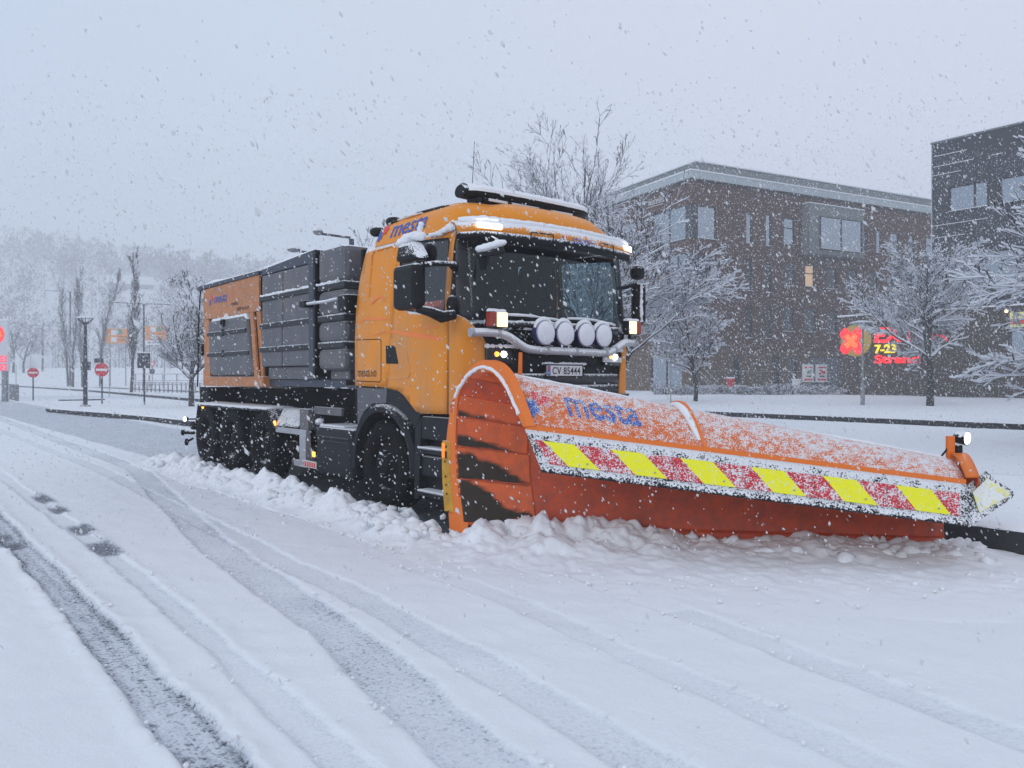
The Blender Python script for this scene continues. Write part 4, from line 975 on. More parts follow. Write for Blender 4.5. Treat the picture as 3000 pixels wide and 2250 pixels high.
# lit indicator lamps on the bar ends
for y, s in ((-.93, -1), (1.06, 1)):
    x0 = 1.66
    b_ = MB().box(x0, x0 + .1, y - .11, y + .11, 1.975, 2.14).build('indicator_lamp', 'black', truck, bevel=.02)
    yl = (y - .035, y + .1) if s < 0 else (y - .09, y + .035); yr = (y - .112, y - .045) if s < 0 else (y + .045, y + .112)
    MB().box(x0 + .095, x0 + .108, yl[0], yl[1], 1.985, 2.13).build('clear_lens', 'lamp_warm', b_, bevel=.012)
    MB().box(x0 + .02, x0 + .108, yr[0], yr[1], 1.985, 2.13).build('red_lens', 'lamp_red', b_, bevel=.012)
    r_ = random.Random(3); yy = np.linspace(y - .1, y + .1, 9); MB().tube([(x0 + .05, q, 2.145) for q in yy], [.03 + .01 * r_.random() for _ in yy], 8, flat=.6).build('lamp_snow', 'snow', b_, smooth=True)
    MB().tube([(x0 + .03, y, 1.98), (x0 + .02, y, 1.92)], .02, 6).build('lamp_stalk', 'black', b_)
# headlamps, one of them lit and in view
for y in (-.82, .82):
    hl = MB().grid([[ffront(y + dy, z, .045 + .02 * math.cos(dy * 9)) for z in np.linspace(1.62, 1.80, 5)] for dy in np.linspace(-.16, .16, 9)]).build('headlight', 'black_gloss', truck, smooth=True, solid=.03, out=(1, 0, 0))
    c = Vector(ffront(y, 1.72, .075))
    MB().lathe([(.034, -.01), (.03, .012), (.0, .02)], c + Vector((0, .03, 0)), (1, 0, 0), 16, cap=False).build('main_beam', 'lamp_white', hl, smooth=True)
    MB().lathe([(.026, -.01), (.02, .012), (.0, .016)], c + Vector((-.01, -.05, 0)), (1, 0, 0), 14, cap=False).build('indicator', 'lamp_amber', hl, smooth=True)
    r_ = random.Random(8); yy = np.linspace(y - .17, y + .2, 14); MB().tube([ffront(q, 1.80, .05) for q in yy], [.01 + .02 * r_.random() for _ in yy], 7).build('ledge_snow', 'snow', hl, smooth=True)
# number plate and manufacturer's badge
px = FXc(0) + .042
npl = MB().box(px, px + .012, -.27, .25, 1.503, 1.613).build('number_plate', 'white', truck, bevel=.008)
MB().box(px - .01, px + .004, -.285, .265, 1.49, 1.626).build('plate_holder', 'black', npl)
MB().box(px + .0122, px + .0135, -.266, -.222, 1.507, 1.609).build('country_band', 'blue_print', npl)
MB().box(px + .0136, px + .0142, -.26, -.228, 1.57, 1.598).build('flag', 'red_print', npl)
lettering('lettering', 'N', .022, .026, lambda u, v: (px + .0145, -.255 + u, 1.525 + v), 'white', npl, offset=.01)
lettering('lettering', 'CV 85444', .41, .077, lambda u, v: (px + .0142, -.195 + u, 1.5195 + v), 'print_black', npl, offset=.014, space=1.08)
MB().grid([[ffront(y, z, .028) for z in (1.49, 1.60)] for y in np.linspace(.3, .72, 6)]).build('badge_panel', 'black_snowy', truck, solid=.012)
MB().lathe([(.038, 0), (.038, .01), (.03, .012), (.03, .006)], ffront(.54, 1.545, .03), (1, 0, 0), 20).build('round_badge', 'alu', truck, smooth=True)
MB().lathe([(.026, .0), (.012, .012)], ffront(.54, 1.545, .034), (1, 0, 0), 16).build('round_badge', 'grey_plastic', truck, smooth=True)
MB().grid([[ffront(y, z, .05) for z in (1.66, 1.715)] for y in np.linspace(.62, 1.0, 6)]).build('front_flap', 'bar', truck, solid=.015)
# mirrors at the near side
MB().box(1.0, 1.42, -1.70, -1.55, 2.15, 2.59).build('mirror', 'black', truck, bevel=.055)
mm = MB().hexa([(.98, -1.66, 2.63), (1.40, -1.66, 2.63), (1.44, -1.5, 2.63), (.98, -1.5, 2.63)], [(.98, -1.62, 2.83), (1.22, -1.62, 2.83), (1.28, -1.5, 2.83), (.98, -1.5, 2.83)]).build('mirror', 'black_snowy', truck, bevel=.05)
mb = MB(); r_ = random.Random(4)
for i in range(16):
    t = i / 15; mb.ball((.99 + .34 * t, -1.58 + .03 * r_.random(), 2.825 + .05 * math.sin(t * 2.6) + .012 * r_.random()), .06 + .03 * r_.random(), .06, .035 + .015 * r_.random(), 10, lump=.2, seed=i)
for i in range(5): mb.ball((1.26 + .012 * i, -1.55, 2.87 + .028 * i), .034 - .002 * i, .03, .026, 8, lump=.2, seed=i + 40)
mb.build('mirror_snow', 'snow', mm, smooth=True)
MB().ball((1.2, -1.38, 2.72), .12, .05, .12, 18).build('round_mirror', 'black', truck, smooth=True)
arm = MB().tube([(1.3, -1.58, 2.58), (1.5, -1.5, 2.585), (1.52, -1.3, 2.59), (1.42, -1.22, 2.59)], .026, 8).tube([(1.3, -1.6, 2.4), (1.36, -1.58, 2.62)], .04, 8).build('mirror_arm', 'black_snowy', truck, smooth=True)
MB().ball((1.44, -1.26, 2.59), .045, .04, .045, 12).build('arm_joint', 'black', arm, smooth=True)
MB().tube([(1.34, -1.6, 2.15), (1.46, -1.55, 2.12), (1.52, -1.45, 2.07), (1.5, -1.3, 2.1)], [.04, .05, .06, .05], 10).build('mirror_foot', 'black', truck, smooth=True)
MB().ball((1.45, -1.28, 2.2), .06, .06, .1, 12).build('quarter_cover', 'black', truck, smooth=True)
r_ = random.Random(14)
MB().tube([(1.385, -1.62 + .006 * r_.random(), z) for z in np.linspace(2.2, 2.56, 16)], [.008 + .012 * r_.random() for _ in range(16)], 6).build('mirror_snow', 'snow', truck, smooth=True)
mb = MB()
for i, x in enumerate(np.linspace(1.0, 1.4, 14)): mb.ball((x, -1.2 - .03, 2.945 + .04 * max(0, (x - 1.15) / .2) + .012 * r_.random()), .034, .03, .018 + .03 * max(0, (x - 1.1) / .3) + .012 * r_.random(), 8, lump=.2, seed=i)
mb.build('ledge_snow', 'snow', truck, smooth=True)
# kerb mirror hanging in front of the visor
km = MB().hexa([(1.86, -1.33, 2.6), (2.02, -1.3, 2.6), (1.98, -1.02, 2.66), (1.84, -1.05, 2.66)], [(1.86, -1.32, 2.66), (1.99, -1.29, 2.67), (1.96, -1.03, 2.76), (1.84, -1.05, 2.76)]).build('kerb_mirror', 'black', truck, bevel=.03)
mb = MB()
for i in range(9):
    t = i / 8; mb.ball((1.93, -1.29 + .24 * t, 2.69 + .08 * t + .004), .075, .045, .03 + .008 * r_.random(), 10, lump=.12, seed=i + 9)
mb.build('mirror_snow', 'snow', km, smooth=True)
MB().tube([(1.9, -1.1, 2.72), (1.8, -1.0, 2.82), (1.7, -.98, 2.86)], .022, 8).tube([(1.92, -1.25, 2.62), (1.9, -1.24, 2.5)], [.06, .035], 10).build('mirror_arm', 'black', km, smooth=True)
# far side mirrors
fm = MB().box(1.42, 1.56, 1.36, 1.52, 2.12, 2.62).build('mirror', 'black', truck, bevel=.05)
MB().box(1.42, 1.56, 1.34, 1.5, 2.66, 2.84).build('mirror', 'black_snowy', truck, bevel=.05)
MB().tube([(1.5, 1.4, 2.6), (1.4, 1.22, 2.55)], .025, 6).tube([(1.5, 1.4, 2.15), (1.4, 1.22, 2.2)], .025, 6).build('mirror_arm', 'black', truck)
r_ = random.Random(24); MB().tube([(1.565, 1.4 + .01 * r_.random(), z) for z in np.linspace(2.15, 2.6, 14)], [.012 + .012 * r_.random() for _ in range(14)], 6).build('mirror_snow', 'snow', fm, smooth=True)
# wheels
def tyre_prof(r, w):
    return [(r * .60, -w * .36), (r * .66, -w * .47), (r * .80, -w * .5), (r * .93, -w * .48), (r * .985, -w * .42), (r, -w * .3), (r, -w * .22), (r * .975, -w * .20), (r * .975, -w * .16), (r, -w * .14), (r, w * .14), (r * .975, w * .16), (r * .975, w * .2), (r, w * .22), (r, w * .3), (r * .985, w * .42), (r * .93, w * .48), (r * .8, w * .5), (r * .66, w * .47), (r * .6, w * .36)]
def wheel(x, y, r=.485, w=.3, dish=True):
    s = -1 if y < 0 else 1; c = (x, y, r + .01)
    t = MB().lathe(tyre_prof(r, w), c, (0, s, 0), 40, cap=False)
    for k in range(56):            # shoulder blocks
        a = 2 * math.pi * k / 56
        for e in (-1, 1):
            p = Vector((x + (r + .006) * math.sin(a), y + s * e * w * .36, r + .01 + (r + .006) * math.cos(a)))
            tx = Vector((math.cos(a), 0, -math.sin(a))) * .017; rd = Vector((math.sin(a), 0, math.cos(a))) * .012; yy = Vector((0, w * .09, 0))
            t.hexa([p - tx - yy - rd, p + tx - yy - rd, p + tx + yy - rd, p - tx + yy - rd], [p - tx - yy + rd, p + tx - yy + rd, p + tx + yy + rd, p - tx + yy + rd])
    wh = t.build('wheel', 'rubber', truck, smooth=True, angle=50)
    o = w * .5
    if dish: pr = [(r * .62, o * .74), (r * .60, o * .8), (r * .57, o * .55), (r * .54, o * .1), (r * .4, -o * .1), (r * .36, o * .1), (r * .25, o * .25), (r * .2, o * .62), (r * .12, o * .7), (0, o * .72)]
    else: pr = [(r * .62, o * .74), (r * .60, o * .8), (r * .56, o * .5), (r * .45, o * .6), (r * .36, o * .72), (r * .24, o * .74), (r * .2, o * .95), (r * .1, o * 1.02), (0, o * 1.03)]
    MB().lathe(pr, c, (0, s, 0), 32, cap=False).build('rim', 'chassis', wh, smooth=True, angle=30)
    nb = MB()
    for k in range(10):
        a = 2 * math.pi * k / 10; rr = r * .31; nb.lathe([(.014, 0), (.012, .03)], (x + rr * math.sin(a), y + s * (o * (.15 if dish else .72)), r + .01 + rr * math.cos(a)), (0, s, 0), 6)
    nb.build('wheel_nuts', 'grey_plastic', wh)
    return wh
for x in (0, -3.5, -4.79, -5.98):
    for s in (-1, 1):
        wheel(x, s * 1.055, w=.30, dish=(x < 0))
# chassis and under-run gear
ch = MB()
for s in (-1, 1): ch.box(-6.6, 1.3, s * .42 - .05, s * .42 + .05, .72, .98)
for x in (-6.4, -5.4, -4.2, -3.0, -1.8, -.6, .7): ch.box(x - .06, x + .06, -.4, .4, .75, .93)
for x in (0, -3.5, -4.79, -5.98): ch.tube([(x, -.95, .5), (x, .95, .5)], .09, 10).ball((x, 0, .5), .22, .24, .2, 10)
ch.box(-.2, 1.3, -.5, .5, .55, 1.1); ch.box(-1.5, -.2, -.35, .35, .5, .85); ch.tube([(-3.5, 0, .55), (-1.4, 0, .6)], .06, 8)
ch.build('chassis', 'chassis', truck, bevel=.01)
# front wheel arch and panels behind the steps
for s in (-1, 1):
    arc = []
    for t in np.linspace(math.radians(-8), math.radians(188), 26):
        arc.append([(.0 + rr * math.cos(t), s * yy, .50 + rr * math.sin(t)) for rr, yy in ((.60, 1.0), (.60, 1.235), (.655, 1.25), (.69, 1.21), (.69, 1.0))])
    MB().grid([r + [r[0]] for r in arc]).build('wheel_arch', 'grey_plastic', truck, smooth=True, angle=40)
    MB().prism([(-.56, 1.37), (.12, 1.355), (.1, 1.2), (-.2, 1.19), (-.42, 1.08), (-.55, .92)], lambda x, z: (x, s * 1.225, z), lambda x, z: (x, s * .95, z)).build('skirt_panel', 'tank', truck)
    MB().prism([(.13, 1.35), (.4, 1.33), (.52, 1.27), (.6, 1.2), (.8, 1.1), (.7, .95), (.5, 1.08), (.25, 1.19), (.11, 1.2)], lambda x, z: (x, s * 1.22, z), lambda x, z: (x, s * .95, z)).build('skirt_panel', 'grey_plastic', truck)
    stp = MB().prism([(.66, .95), (.82, 1.095), (1.36, 1.105), (1.45, .9), (1.46, .2), (.72, .16)], lambda x, z: (x, s * 1.1, z), lambda x, z: (x, s * .8, z)).build('step_well', 'grey_plastic', truck)
    MB().prism([(.68, .2), (.76, .2), (.82, 1.08), (.7, .95)], lambda x, z: (x, s * 1.225, z), lambda x, z: (x, s * 1.09, z)).build('step_side', 'grey_plastic', truck)
    for z in (.74, .29):
        sp = MB().box(.76, 1.34, min(s * 1.08, s * 1.24), max(s * 1.08, s * 1.24), z - .05, z).build('step', 'grey_plastic', stp, bevel=.01)
        MB().box(.77, 1.32, min(s * 1.09, s * 1.25), max(s * 1.09, s * 1.25), z + .002, z + .022).build('step_tread', 'bar', stp, bevel=.008)
    MB().box(.78, 1.4, min(s * 1.1, s * 1.2), max(s * 1.1, s * 1.2), .45, .66).build('step_riser', 'grey_plastic', stp, bevel=.02)
    MB().box(.8, 1.42, min(s * 1.1, s * 1.22), max(s * 1.1, s * 1.22), .84, 1.08).build('step_riser', 'grey_plastic', stp, bevel=.02)
# side tank, frame and rear mudguards on both sides
for s in (-1, 1):
    Y = lambda a, b: (min(s * a, s * b), max(s * a, s * b))
    tk = MB().box(-1.67, -.70, *Y(.62, 1.22), .24, .86).build('side_tank', 'grey_plastic', truck, bevel=.05)
    MB().tube([(-1.6, s * 1.225, .73), (-.78, s * 1.225, .73)], .01, 6).tube([(-1.6, s * 1.225, .68), (-.78, s * 1.225, .68)], .006, 6).build('tank_pressing', 'black', tk)
    MB().box(-1.6, -.95, *Y(.8, 1.2), .865, .885).build('tank_snow', 'snow', tk, bevel=.008)
    MB().box(-1.93, -1.16, *Y(1.08, 1.12), 1.0, 1.1).build('side_plate', 'tank', truck, bevel=.006)
    MB().ball((-1.8, s * 1.1, .9), .08, .06, .05, 10).build('filler_cap', 'bar', truck, smooth=True)
    MB().box(-1.95, -1.72, *Y(.9, 1.1), .68, .82).build('side_box', 'grey_plastic', truck, bevel=.02)
    fr = MB().box(-3.02, -2.03, *Y(1.12, 1.19), .705, .78); fr.box(-2.22, -2.03, *Y(1.115, 1.195), .28, .704); fr.box(-2.4, -2.23, *Y(1.12, 1.19), .28, .36)
    fr.build('side_frame', 'alu', truck, bevel=.006)
    MB().box(-2.27, -2.0, *Y(1.0, 1.17), .785, 1.06).build('frame_box', 'tank', truck, bevel=.01)
    lbp = MB().box(-2.1, -1.7, *Y(1.19, 1.2), .295, .385).build('warning_plate', 'white', truck)
    for i, x in enumerate(np.linspace(-2.08, -1.76, 7)): MB().box(x, x + .032, *Y(1.2005, 1.2025), .305, .37).build('red_bar', 'red_print', lbp)
    for x, z in ((-1.78, .48), (-3.04, .83), (-6.1, .98)):
        bs = MB().box(x - .035, x + .035, *Y(1.185, 1.205), z - .035, z + .035).build('marker_lamp', 'lamp_amber', truck, bevel=.012)
    MB().ball((-2.72, s * 1.05, .5), .13, .1, .1, 10).ball((-2.62, s * 1.0, .38), .12, .1, .1, 10).tube([(-2.9, s * 1.0, .45), (-2.5, s * 1.05, .5), (-2.35, s * 1.0, .4)], .03, 6).build('air_dryer', 'chassis', truck, smooth=True)
    mg = MB().prism([(-6.42, .70), (-6.3, 1.02), (-3.25, 1.03), (-2.98, .76), (-3.02, .75), (-3.27, .985), (-6.27, .98), (-6.38, .70)], lambda x, z: (x, s * 1.22, z), lambda x, z: (x, s * .72, z)).build('mudguard', 'grey_plastic', truck, bevel=.01)
    n = 30; r_ = random.Random(6)
    P = [[(x, s * y, (1.035 + .014 * r_.random() + .02 * math.sin(j / 5 * math.pi))) for j, y in enumerate(np.linspace(.74, 1.225, 6))] for x in np.linspace(-6.28, -3.27, n)]
    MB().grid(P).build('mudguard_snow', 'snow', mg, smooth=True, solid=.03, flip=(s > 0))
    P = [[(lerp(-3.27, -2.3, a / 12), s * lerp(.95, 1.19, b / 5), 1.05 - .25 * (b / 5)) for b in range(6)] for a in range(13)]
    MB().grid(P).build('slope_plate', 'flap', truck, smooth=True, solid=.012, flip=(s > 0))
MB().box(-6.75, -6.6, -1.2, 1.2, .55, .7).build('rear_bumper', 'chassis', truck, bevel=.01)
rl = MB().lathe([(.03, -.06), (.045, -.02), (.05, .0)], (-6.72, -1.3, .74), (.4, -.9, 0), 14).build('rear_work_lamp', 'chassis', truck, smooth=True)
MB().lathe([(.044, 0), (.03, .01), (0, .014)], (-6.715, -1.306, .74), (.4, -.9, 0), 14, cap=False).build('lens', 'lamp_white', rl, smooth=True)
MB().tube([(-6.7, -1.28, .74), (-6.62, -1.1, .74)], .015, 6).tube([(-6.75, -1.3, .5), (-6.55, -1.2, .5)], .03, 8).ball((-6.78, -1.32, .5), .05, .04, .06, 8).ball((-6.7, -1.28, .33), .05, .04, .07, 8).tube([(-6.7, -1.28, .33), (-6.6, -1.2, .4)], .02, 6).build('rear_fittings', 'chassis', truck, smooth=True)
MB().box(-6.5, -.75, -.55, .55, 1.0, 1.3).box(-6.55, -6.1, -1.1, 1.1, 1.02, 1.32).box(-.85, -.62, -1.1, 1.1, .95, 1.35).build('subframe', 'chassis', truck, bevel=.01)

# ------------------------------------------------------------------ the salt spreader body carried on the truck
spr = thing('salt_spreader', 'grey and orange salt spreader body with brine tanks behind the truck cab', 'salt spreader', TO, TROT)
def sb(name, m, x0, x1, y0, y1, z0, z1, parent=spr, bevel=.015): return MB().box(x0, x1, y0, y1, z0, z1).build(name, m, parent, bevel=bevel)
# hopper core
MB().hexa([(-5.9, -.9, 1.45), (-1.05, -.9, 1.45), (-1.05, .9, 1.45), (-5.9, .9, 1.45)], [(-5.95, -1.2, 3.0), (-1.02, -1.2, 3.06), (-1.02, 1.2, 3.06), (-5.95, 1.2, 3.0)]).build('hopper', 'hopper', spr)
for s in (-1, 1):
    f = lambda x, z, o=0: (x, s * (1.24 + o), z)
    V = dict(solid=.03, weld=True, out=(0, s, 0))
    # rear orange housing: a frame of plates round the tank recess
    MB().patch([(-5.93, 2.47), (-3.5, 2.47), (-3.5, 3.0), (-5.93, 2.985)], lambda x, z: f(x, z), 9).build('housing_plate', 'orange_body', spr, **V)
    MB().patch([(-5.93, 2.46), (-5.66, 2.46), (-5.6, 1.5), (-5.62, 1.36), (-5.86, 1.4)], lambda x, z: f(x, z), 9).build('housing_post', 'orange_body', spr, **V)
    MB().patch([(-3.80, 2.46), (-3.68, 2.46), (-3.5, 1.52), (-3.36, 1.36), (-3.44, 1.36), (-3.64, 1.52)], lambda x, z: f(x, z, .02), 9).build('housing_post', 'orange_body', spr, **V)
    MB().patch([(-3.66, 2.46), (-3.5, 2.46), (-3.38, 1.5), (-3.48, 1.5)], lambda x, z: f(x, z, -.02), 9).build('housing_post', 'orange_body', spr, **V)
    sb('housing_sill', 'orange_body', -5.9, -3.34, *sorted((s * 1.0, s * 1.25)), 1.345, 1.5)
    MB().box(-6.0, -5.88, *sorted((s * .9, s * 1.22)), 1.36, 1.62).build('rear_bracket', 'orange_body', spr)
    tl = MB().prism([(-5.58, 2.36), (-5.5, 2.425), (-4.0, 2.435), (-3.9, 2.38), (-3.62, 1.56), (-3.7, 1.515), (-5.4, 1.515), (-5.5, 1.56)], lambda x, z: f(x, z, .05), lambda x, z: f(x, z, -.22)).build('brine_tank', 'tank', spr, bevel=.05)
    for z in (2.2, 1.86):
        bd = MB()
        xr = interp(z, [1.56, 2.38], [-3.66, -3.93]); bd.box(-5.57, xr, *sorted((s * 1.285, s * 1.305)), z - .035, z + .035)
        bd.build('tank_band', 'band', tl, bevel=.008)
        MB().box(-4.86, -4.80, *sorted((s * 1.29, s * 1.315)), z - .06, z + .06).build('band_clip', 'black', tl)
    MB().lathe([(.07, -.02), (.07, .02), (.04, .022), (.04, -.01)], f(-4.82, 2.36, .065), (0, s, 0), 20).build('filler_ring', 'black', tl, smooth=True)
    r_ = random.Random(31); xs = np.linspace(-5.52, -3.95, 40)
    MB().tube([f(x, 2.44, -.02) for x in xs], [.022 + .014 * r_.random() + (.05 if abs(x + 4.82) < .05 else 0) for x in xs], 8).build('tank_snow', 'snow', tl, smooth=True)
    # brine tanks amidships: two columns, four rows between dark bands
    cols = [(-3.40, -2.70), (-2.68, -1.80)]; rows_ = [(1.66, 1.86), (1.92, 2.2), (2.26, 2.59), (2.67, 2.95)]
    for (x0, x1) in cols:
        for j, (z0, z1) in enumerate(rows_):
            sh = .03 * (j - 1); a0 = x0 - (.02 if x0 == -3.40 else .0) + .03 * (j / 3)
            sb('brine_tank', 'tank', a0, x1 + .03 * (j / 3), *sorted((s * .9, s * (1.235 + .006 * (j % 2)))), z0 - .018, z1 + .018, bevel=.02)
    for z in (1.89, 2.23, 2.63):
        MB().box(-3.44, -1.78, *sorted((s * 1.1, s * 1.262)), z - .038, z + .038).build('tank_band', 'band', spr, bevel=.012)
        if z > 2.5:
            r_ = random.Random(int(z * 10)); xs = np.linspace(-3.42, -1.02, 60)
            MB().tube([f(x, z + .045, .0) for x in xs], [.008 + .02 * r_.random() for _ in xs], 7).build('band_snow', 'snow', spr, smooth=True)
    for x0, x1 in ((-3.3, -2.7), (-2.68, -1.82)): sb('brine_tank', 'tank', x0, x1, *sorted((s * .9, s * 1.18)), 1.46, 1.63)
    MB().patch([(-3.40, 2.985), (-1.79, 2.985), (-1.72, 3.09), (-1.70, 3.14), (-3.40, 3.06)], lambda x, z: f(x, z, .0), 9).build('hopper_side', 'hopper', spr, **V)
    MB().patch([(-3.45, 1.36), (-1.0, 1.36), (-1.0, 1.45), (-3.45, 1.45)], lambda x, z: f(x, z, -.1), 9).build('lower_rail', 'hopper', spr, **V)
    MB().box(-1.785, -1.64, *sorted((s * 1.1, s * 1.27)), 1.5, 3.13).build('side_post', 'hopper', spr, bevel=.01)
    MB().box(-1.636, -1.6, *sorted((s * 1.1, s * 1.262)), 1.5, 3.13).build('post_strip', 'black', spr)
    # front tanks
    for z0, z1 in ((1.58, 1.85), (1.93, 2.19), (2.27, 2.58), (2.68, 3.12)):
        sb('brine_tank', 'tank', -1.585, -.86, *sorted((s * .05, s * 1.24)), z0, z1, bevel=.07)
    for z in (1.89, 2.23, 2.63): MB().box(-1.57, -.85, *sorted((s * .06, s * 1.25)), z - .045, z + .045).build('tank_band', 'band', spr, bevel=.02)
    sb('brine_tank', 'tank', -1.45, -.95, *sorted((s * .1, s * 1.12)), 1.46, 1.58)
    MB().box(-5.96, -3.47, *sorted((s * 1.1, s * 1.265)), 3.0, 3.06).build('top_rail', 'hopper', spr, bevel=.01)
    r_ = random.Random(41); xs = np.linspace(-5.9, -1.7, 90)
    MB().tube([f(x, 3.065 + (.02 if x > -3.5 else 0) + max(0, (x + 3.4) * .035), -.03) for x in xs], [.012 + .016 * r_.random() + (.03 * math.exp(-((x + 5.4) / .35) ** 2)) for x in xs], 7).build('top_snow', 'snow', spr, smooth=True)
    MB().box(-1.78, -1.62, *sorted((s * 1.26, s * 1.40)), 2.39, 2.47).build('arm_bracket', 'black', spr, bevel=.01)
    MB().tube([(-1.68, s * 1.36, 2.43), (-1.1, s * 1.36, 2.42), (-.86, s * 1.33, 2.44)], .02, 8).build('support_arm', 'bar', spr, smooth=True)
MB().box(-.86, -.62, -1.34, -.7, 2.28, 2.48).build('air_intake', 'black', spr, bevel=.03)
sb('hopper_cover', 'hopper', -5.95, -1.1, -1.15, 1.15, 3.03, 3.09)
sb('hopper_end', 'orange_body', -5.98, -5.92, -1.2, 1.2, 1.4, 3.0)
MB().box(-6.12, -5.96, -1.27, -1.12, 2.98, 3.06).build('rail_end', 'hopper', spr, bevel=.01)
MB().tube([(-6.08, -1.24, 2.98), (-6.1, -1.26, 2.6), (-6.1, -1.27, 2.0), (-6.12, -1.27, 1.55), (-6.15, -1.27, 1.32)], .012, 6).build('hydraulic_hose', 'black', spr, smooth=True)
MB().box(-6.1, -5.94, -1.27, -1.17, 1.98, 2.06).build('hose_bracket', 'black', spr)
MB().ball((-6.02, -1.22, 1.93), .04, .04, .08, 8).build('rear_lamp', 'black', spr, smooth=True)
ps = lambda x0, z0: (lambda u, v: (x0 + u, -1.2445, z0 + v))
lettering('lettering', 'mesta', .58, .13, ps(-5.39, 2.71), 'blue_print', spr, shear=.2, offset=.012)
logo(lambda x, y: (-5.63 + x, -1.2445, 2.69 + y), .2, spr, 'red_print', 'blue_print')
lettering('lettering', 'epoke', .32, .085, ps(-4.63, 2.6), 'dark_print', spr, shear=.15, offset=.01)
lettering('lettering', 'SIRIUS AST', .5, .055, ps(-4.37, 2.52), 'dark_print', spr, offset=.01)

# ------------------------------------------------------------------ buildings
def brick_mat(name, c1, c2, mortar):
    m = bpy.data.materials.new(name); n, l, p = nodes(m); p.inputs['Roughness'].default_value = .9
    tc = n.new('ShaderNodeTexCoord'); sp = n.new('ShaderNodeSeparateXYZ'); l.new(tc.outputs['Object'], sp.inputs[0])
    cb = n.new('ShaderNodeCombineXYZ'); l.new(math_node(n, l, 'ADD', sp.outputs[0], sp.outputs[1]), cb.inputs[0]); l.new(sp.outputs[2], cb.inputs[1])
    b = n.new('ShaderNodeTexBrick'); b.inputs['Scale'].default_value = 1; b.inputs['Brick Width'].default_value = .24; b.inputs['Row Height'].default_value = .078
    b.inputs['Mortar Size'].default_value = .008; b.inputs['Color1'].default_value = (*c1, 1); b.inputs['Color2'].default_value = (*c2, 1); b.inputs['Mortar'].default_value = (*mortar, 1)
    b.inputs['Bias'].default_value = -.1
    l.new(cb.outputs[0], b.inputs[0])
    big = noise(n, l, tc.outputs['Object'], .5, 4); col = mixc(n, l, math_node(n, l, 'MULTIPLY', big, .6), b.outputs[0], tuple(x * .55 for x in c1))
    bot = n.new('ShaderNodeMapRange'); bot.inputs['From Min'].default_value = 3.2; bot.inputs['From Max'].default_value = 6.5; l.new(sp.outputs[2], bot.inputs['Value'])
    l.new(col, p.inputs['Base Color'])
    bu = n.new('ShaderNodeBump'); bu.inputs['Distance'].default_value = .01; bu.inputs['Strength'].default_value = .5; l.new(b.outputs['Fac'], bu.inputs['Height']); bu.invert = True
    l.new(bu.outputs[0], p.inputs['Normal']); return m
M['brick'] = brick_mat('red_brown_brick', (.125, .058, .044), (.07, .034, .027), (.08, .06, .052))
M['brick_low'] = brick_mat('brown_brick', (.15, .095, .055), (.09, .055, .035), (.12, .10, .08))
M['metal_fascia'] = mat('pale_metal_fascia', (.40, .45, .48), .5, .0, snow=(.6, .3, -.05, 2), vary=.08)
M['metal_grey'] = mat('grey_metal_cladding', (.16, .18, .185), .55, 0, snow=(.7, .3, -.1, 3), vary=.12)
M['dark_clad'] = mat('dark_blue_grey_cladding', (.028, .033, .045), .7, vary=.2)
M['clad_low'] = mat('brown_board_cladding', (.07, .055, .047), .8, vary=.25)
M['frame'] = mat('window_frame', (.02, .022, .026), .6, snow=(.9, .3, -.25, 8))
M['pane'] = pane_mat('window_pane', (.02, .026, .034), .40)
M['pane_dark'] = pane_mat('window_pane_dark', (.010, .014, .020), .05)
M['pane_lit'] = mat('lit_window', (.6, .45, .3), .5, emit=(1, .62, .3), estr=.30, vary=.25)
M['roof_snow'] = M['snow_field']

def wall(mb, x0, x1, z0, z1, holes, fn, depth=.18, mi=0):
    """wall skin with real openings: fn(x, d, z), d = depth into the building"""
    xs = sorted({x0, x1, *[h[0] for h in holes], *[h[1] for h in holes]}); zs = sorted({z0, z1, *[h[2] for h in holes], *[h[3] for h in holes]})
    for a, b in zip(xs, xs[1:]):
        for c, d in zip(zs, zs[1:]):
            if any(h[0] - 1e-6 <= a and b <= h[1] + 1e-6 and h[2] - 1e-6 <= c and d <= h[3] + 1e-6 for h in holes): continue
            mb.add([fn(a, 0, c), fn(b, 0, c), fn(b, 0, d), fn(a, 0, d)], [(0, 1, 2, 3)], mi)
    for a, b, c, d in holes:
        mb.add([fn(a, 0, c), fn(b, 0, c), fn(b, 0, d), fn(a, 0, d), fn(a, depth, c), fn(b, depth, c), fn(b, depth, d), fn(a, depth, d)],
               [(0, 1, 5, 4), (1, 2, 6, 5), (2, 3, 7, 6), (3, 0, 4, 7)], mi)

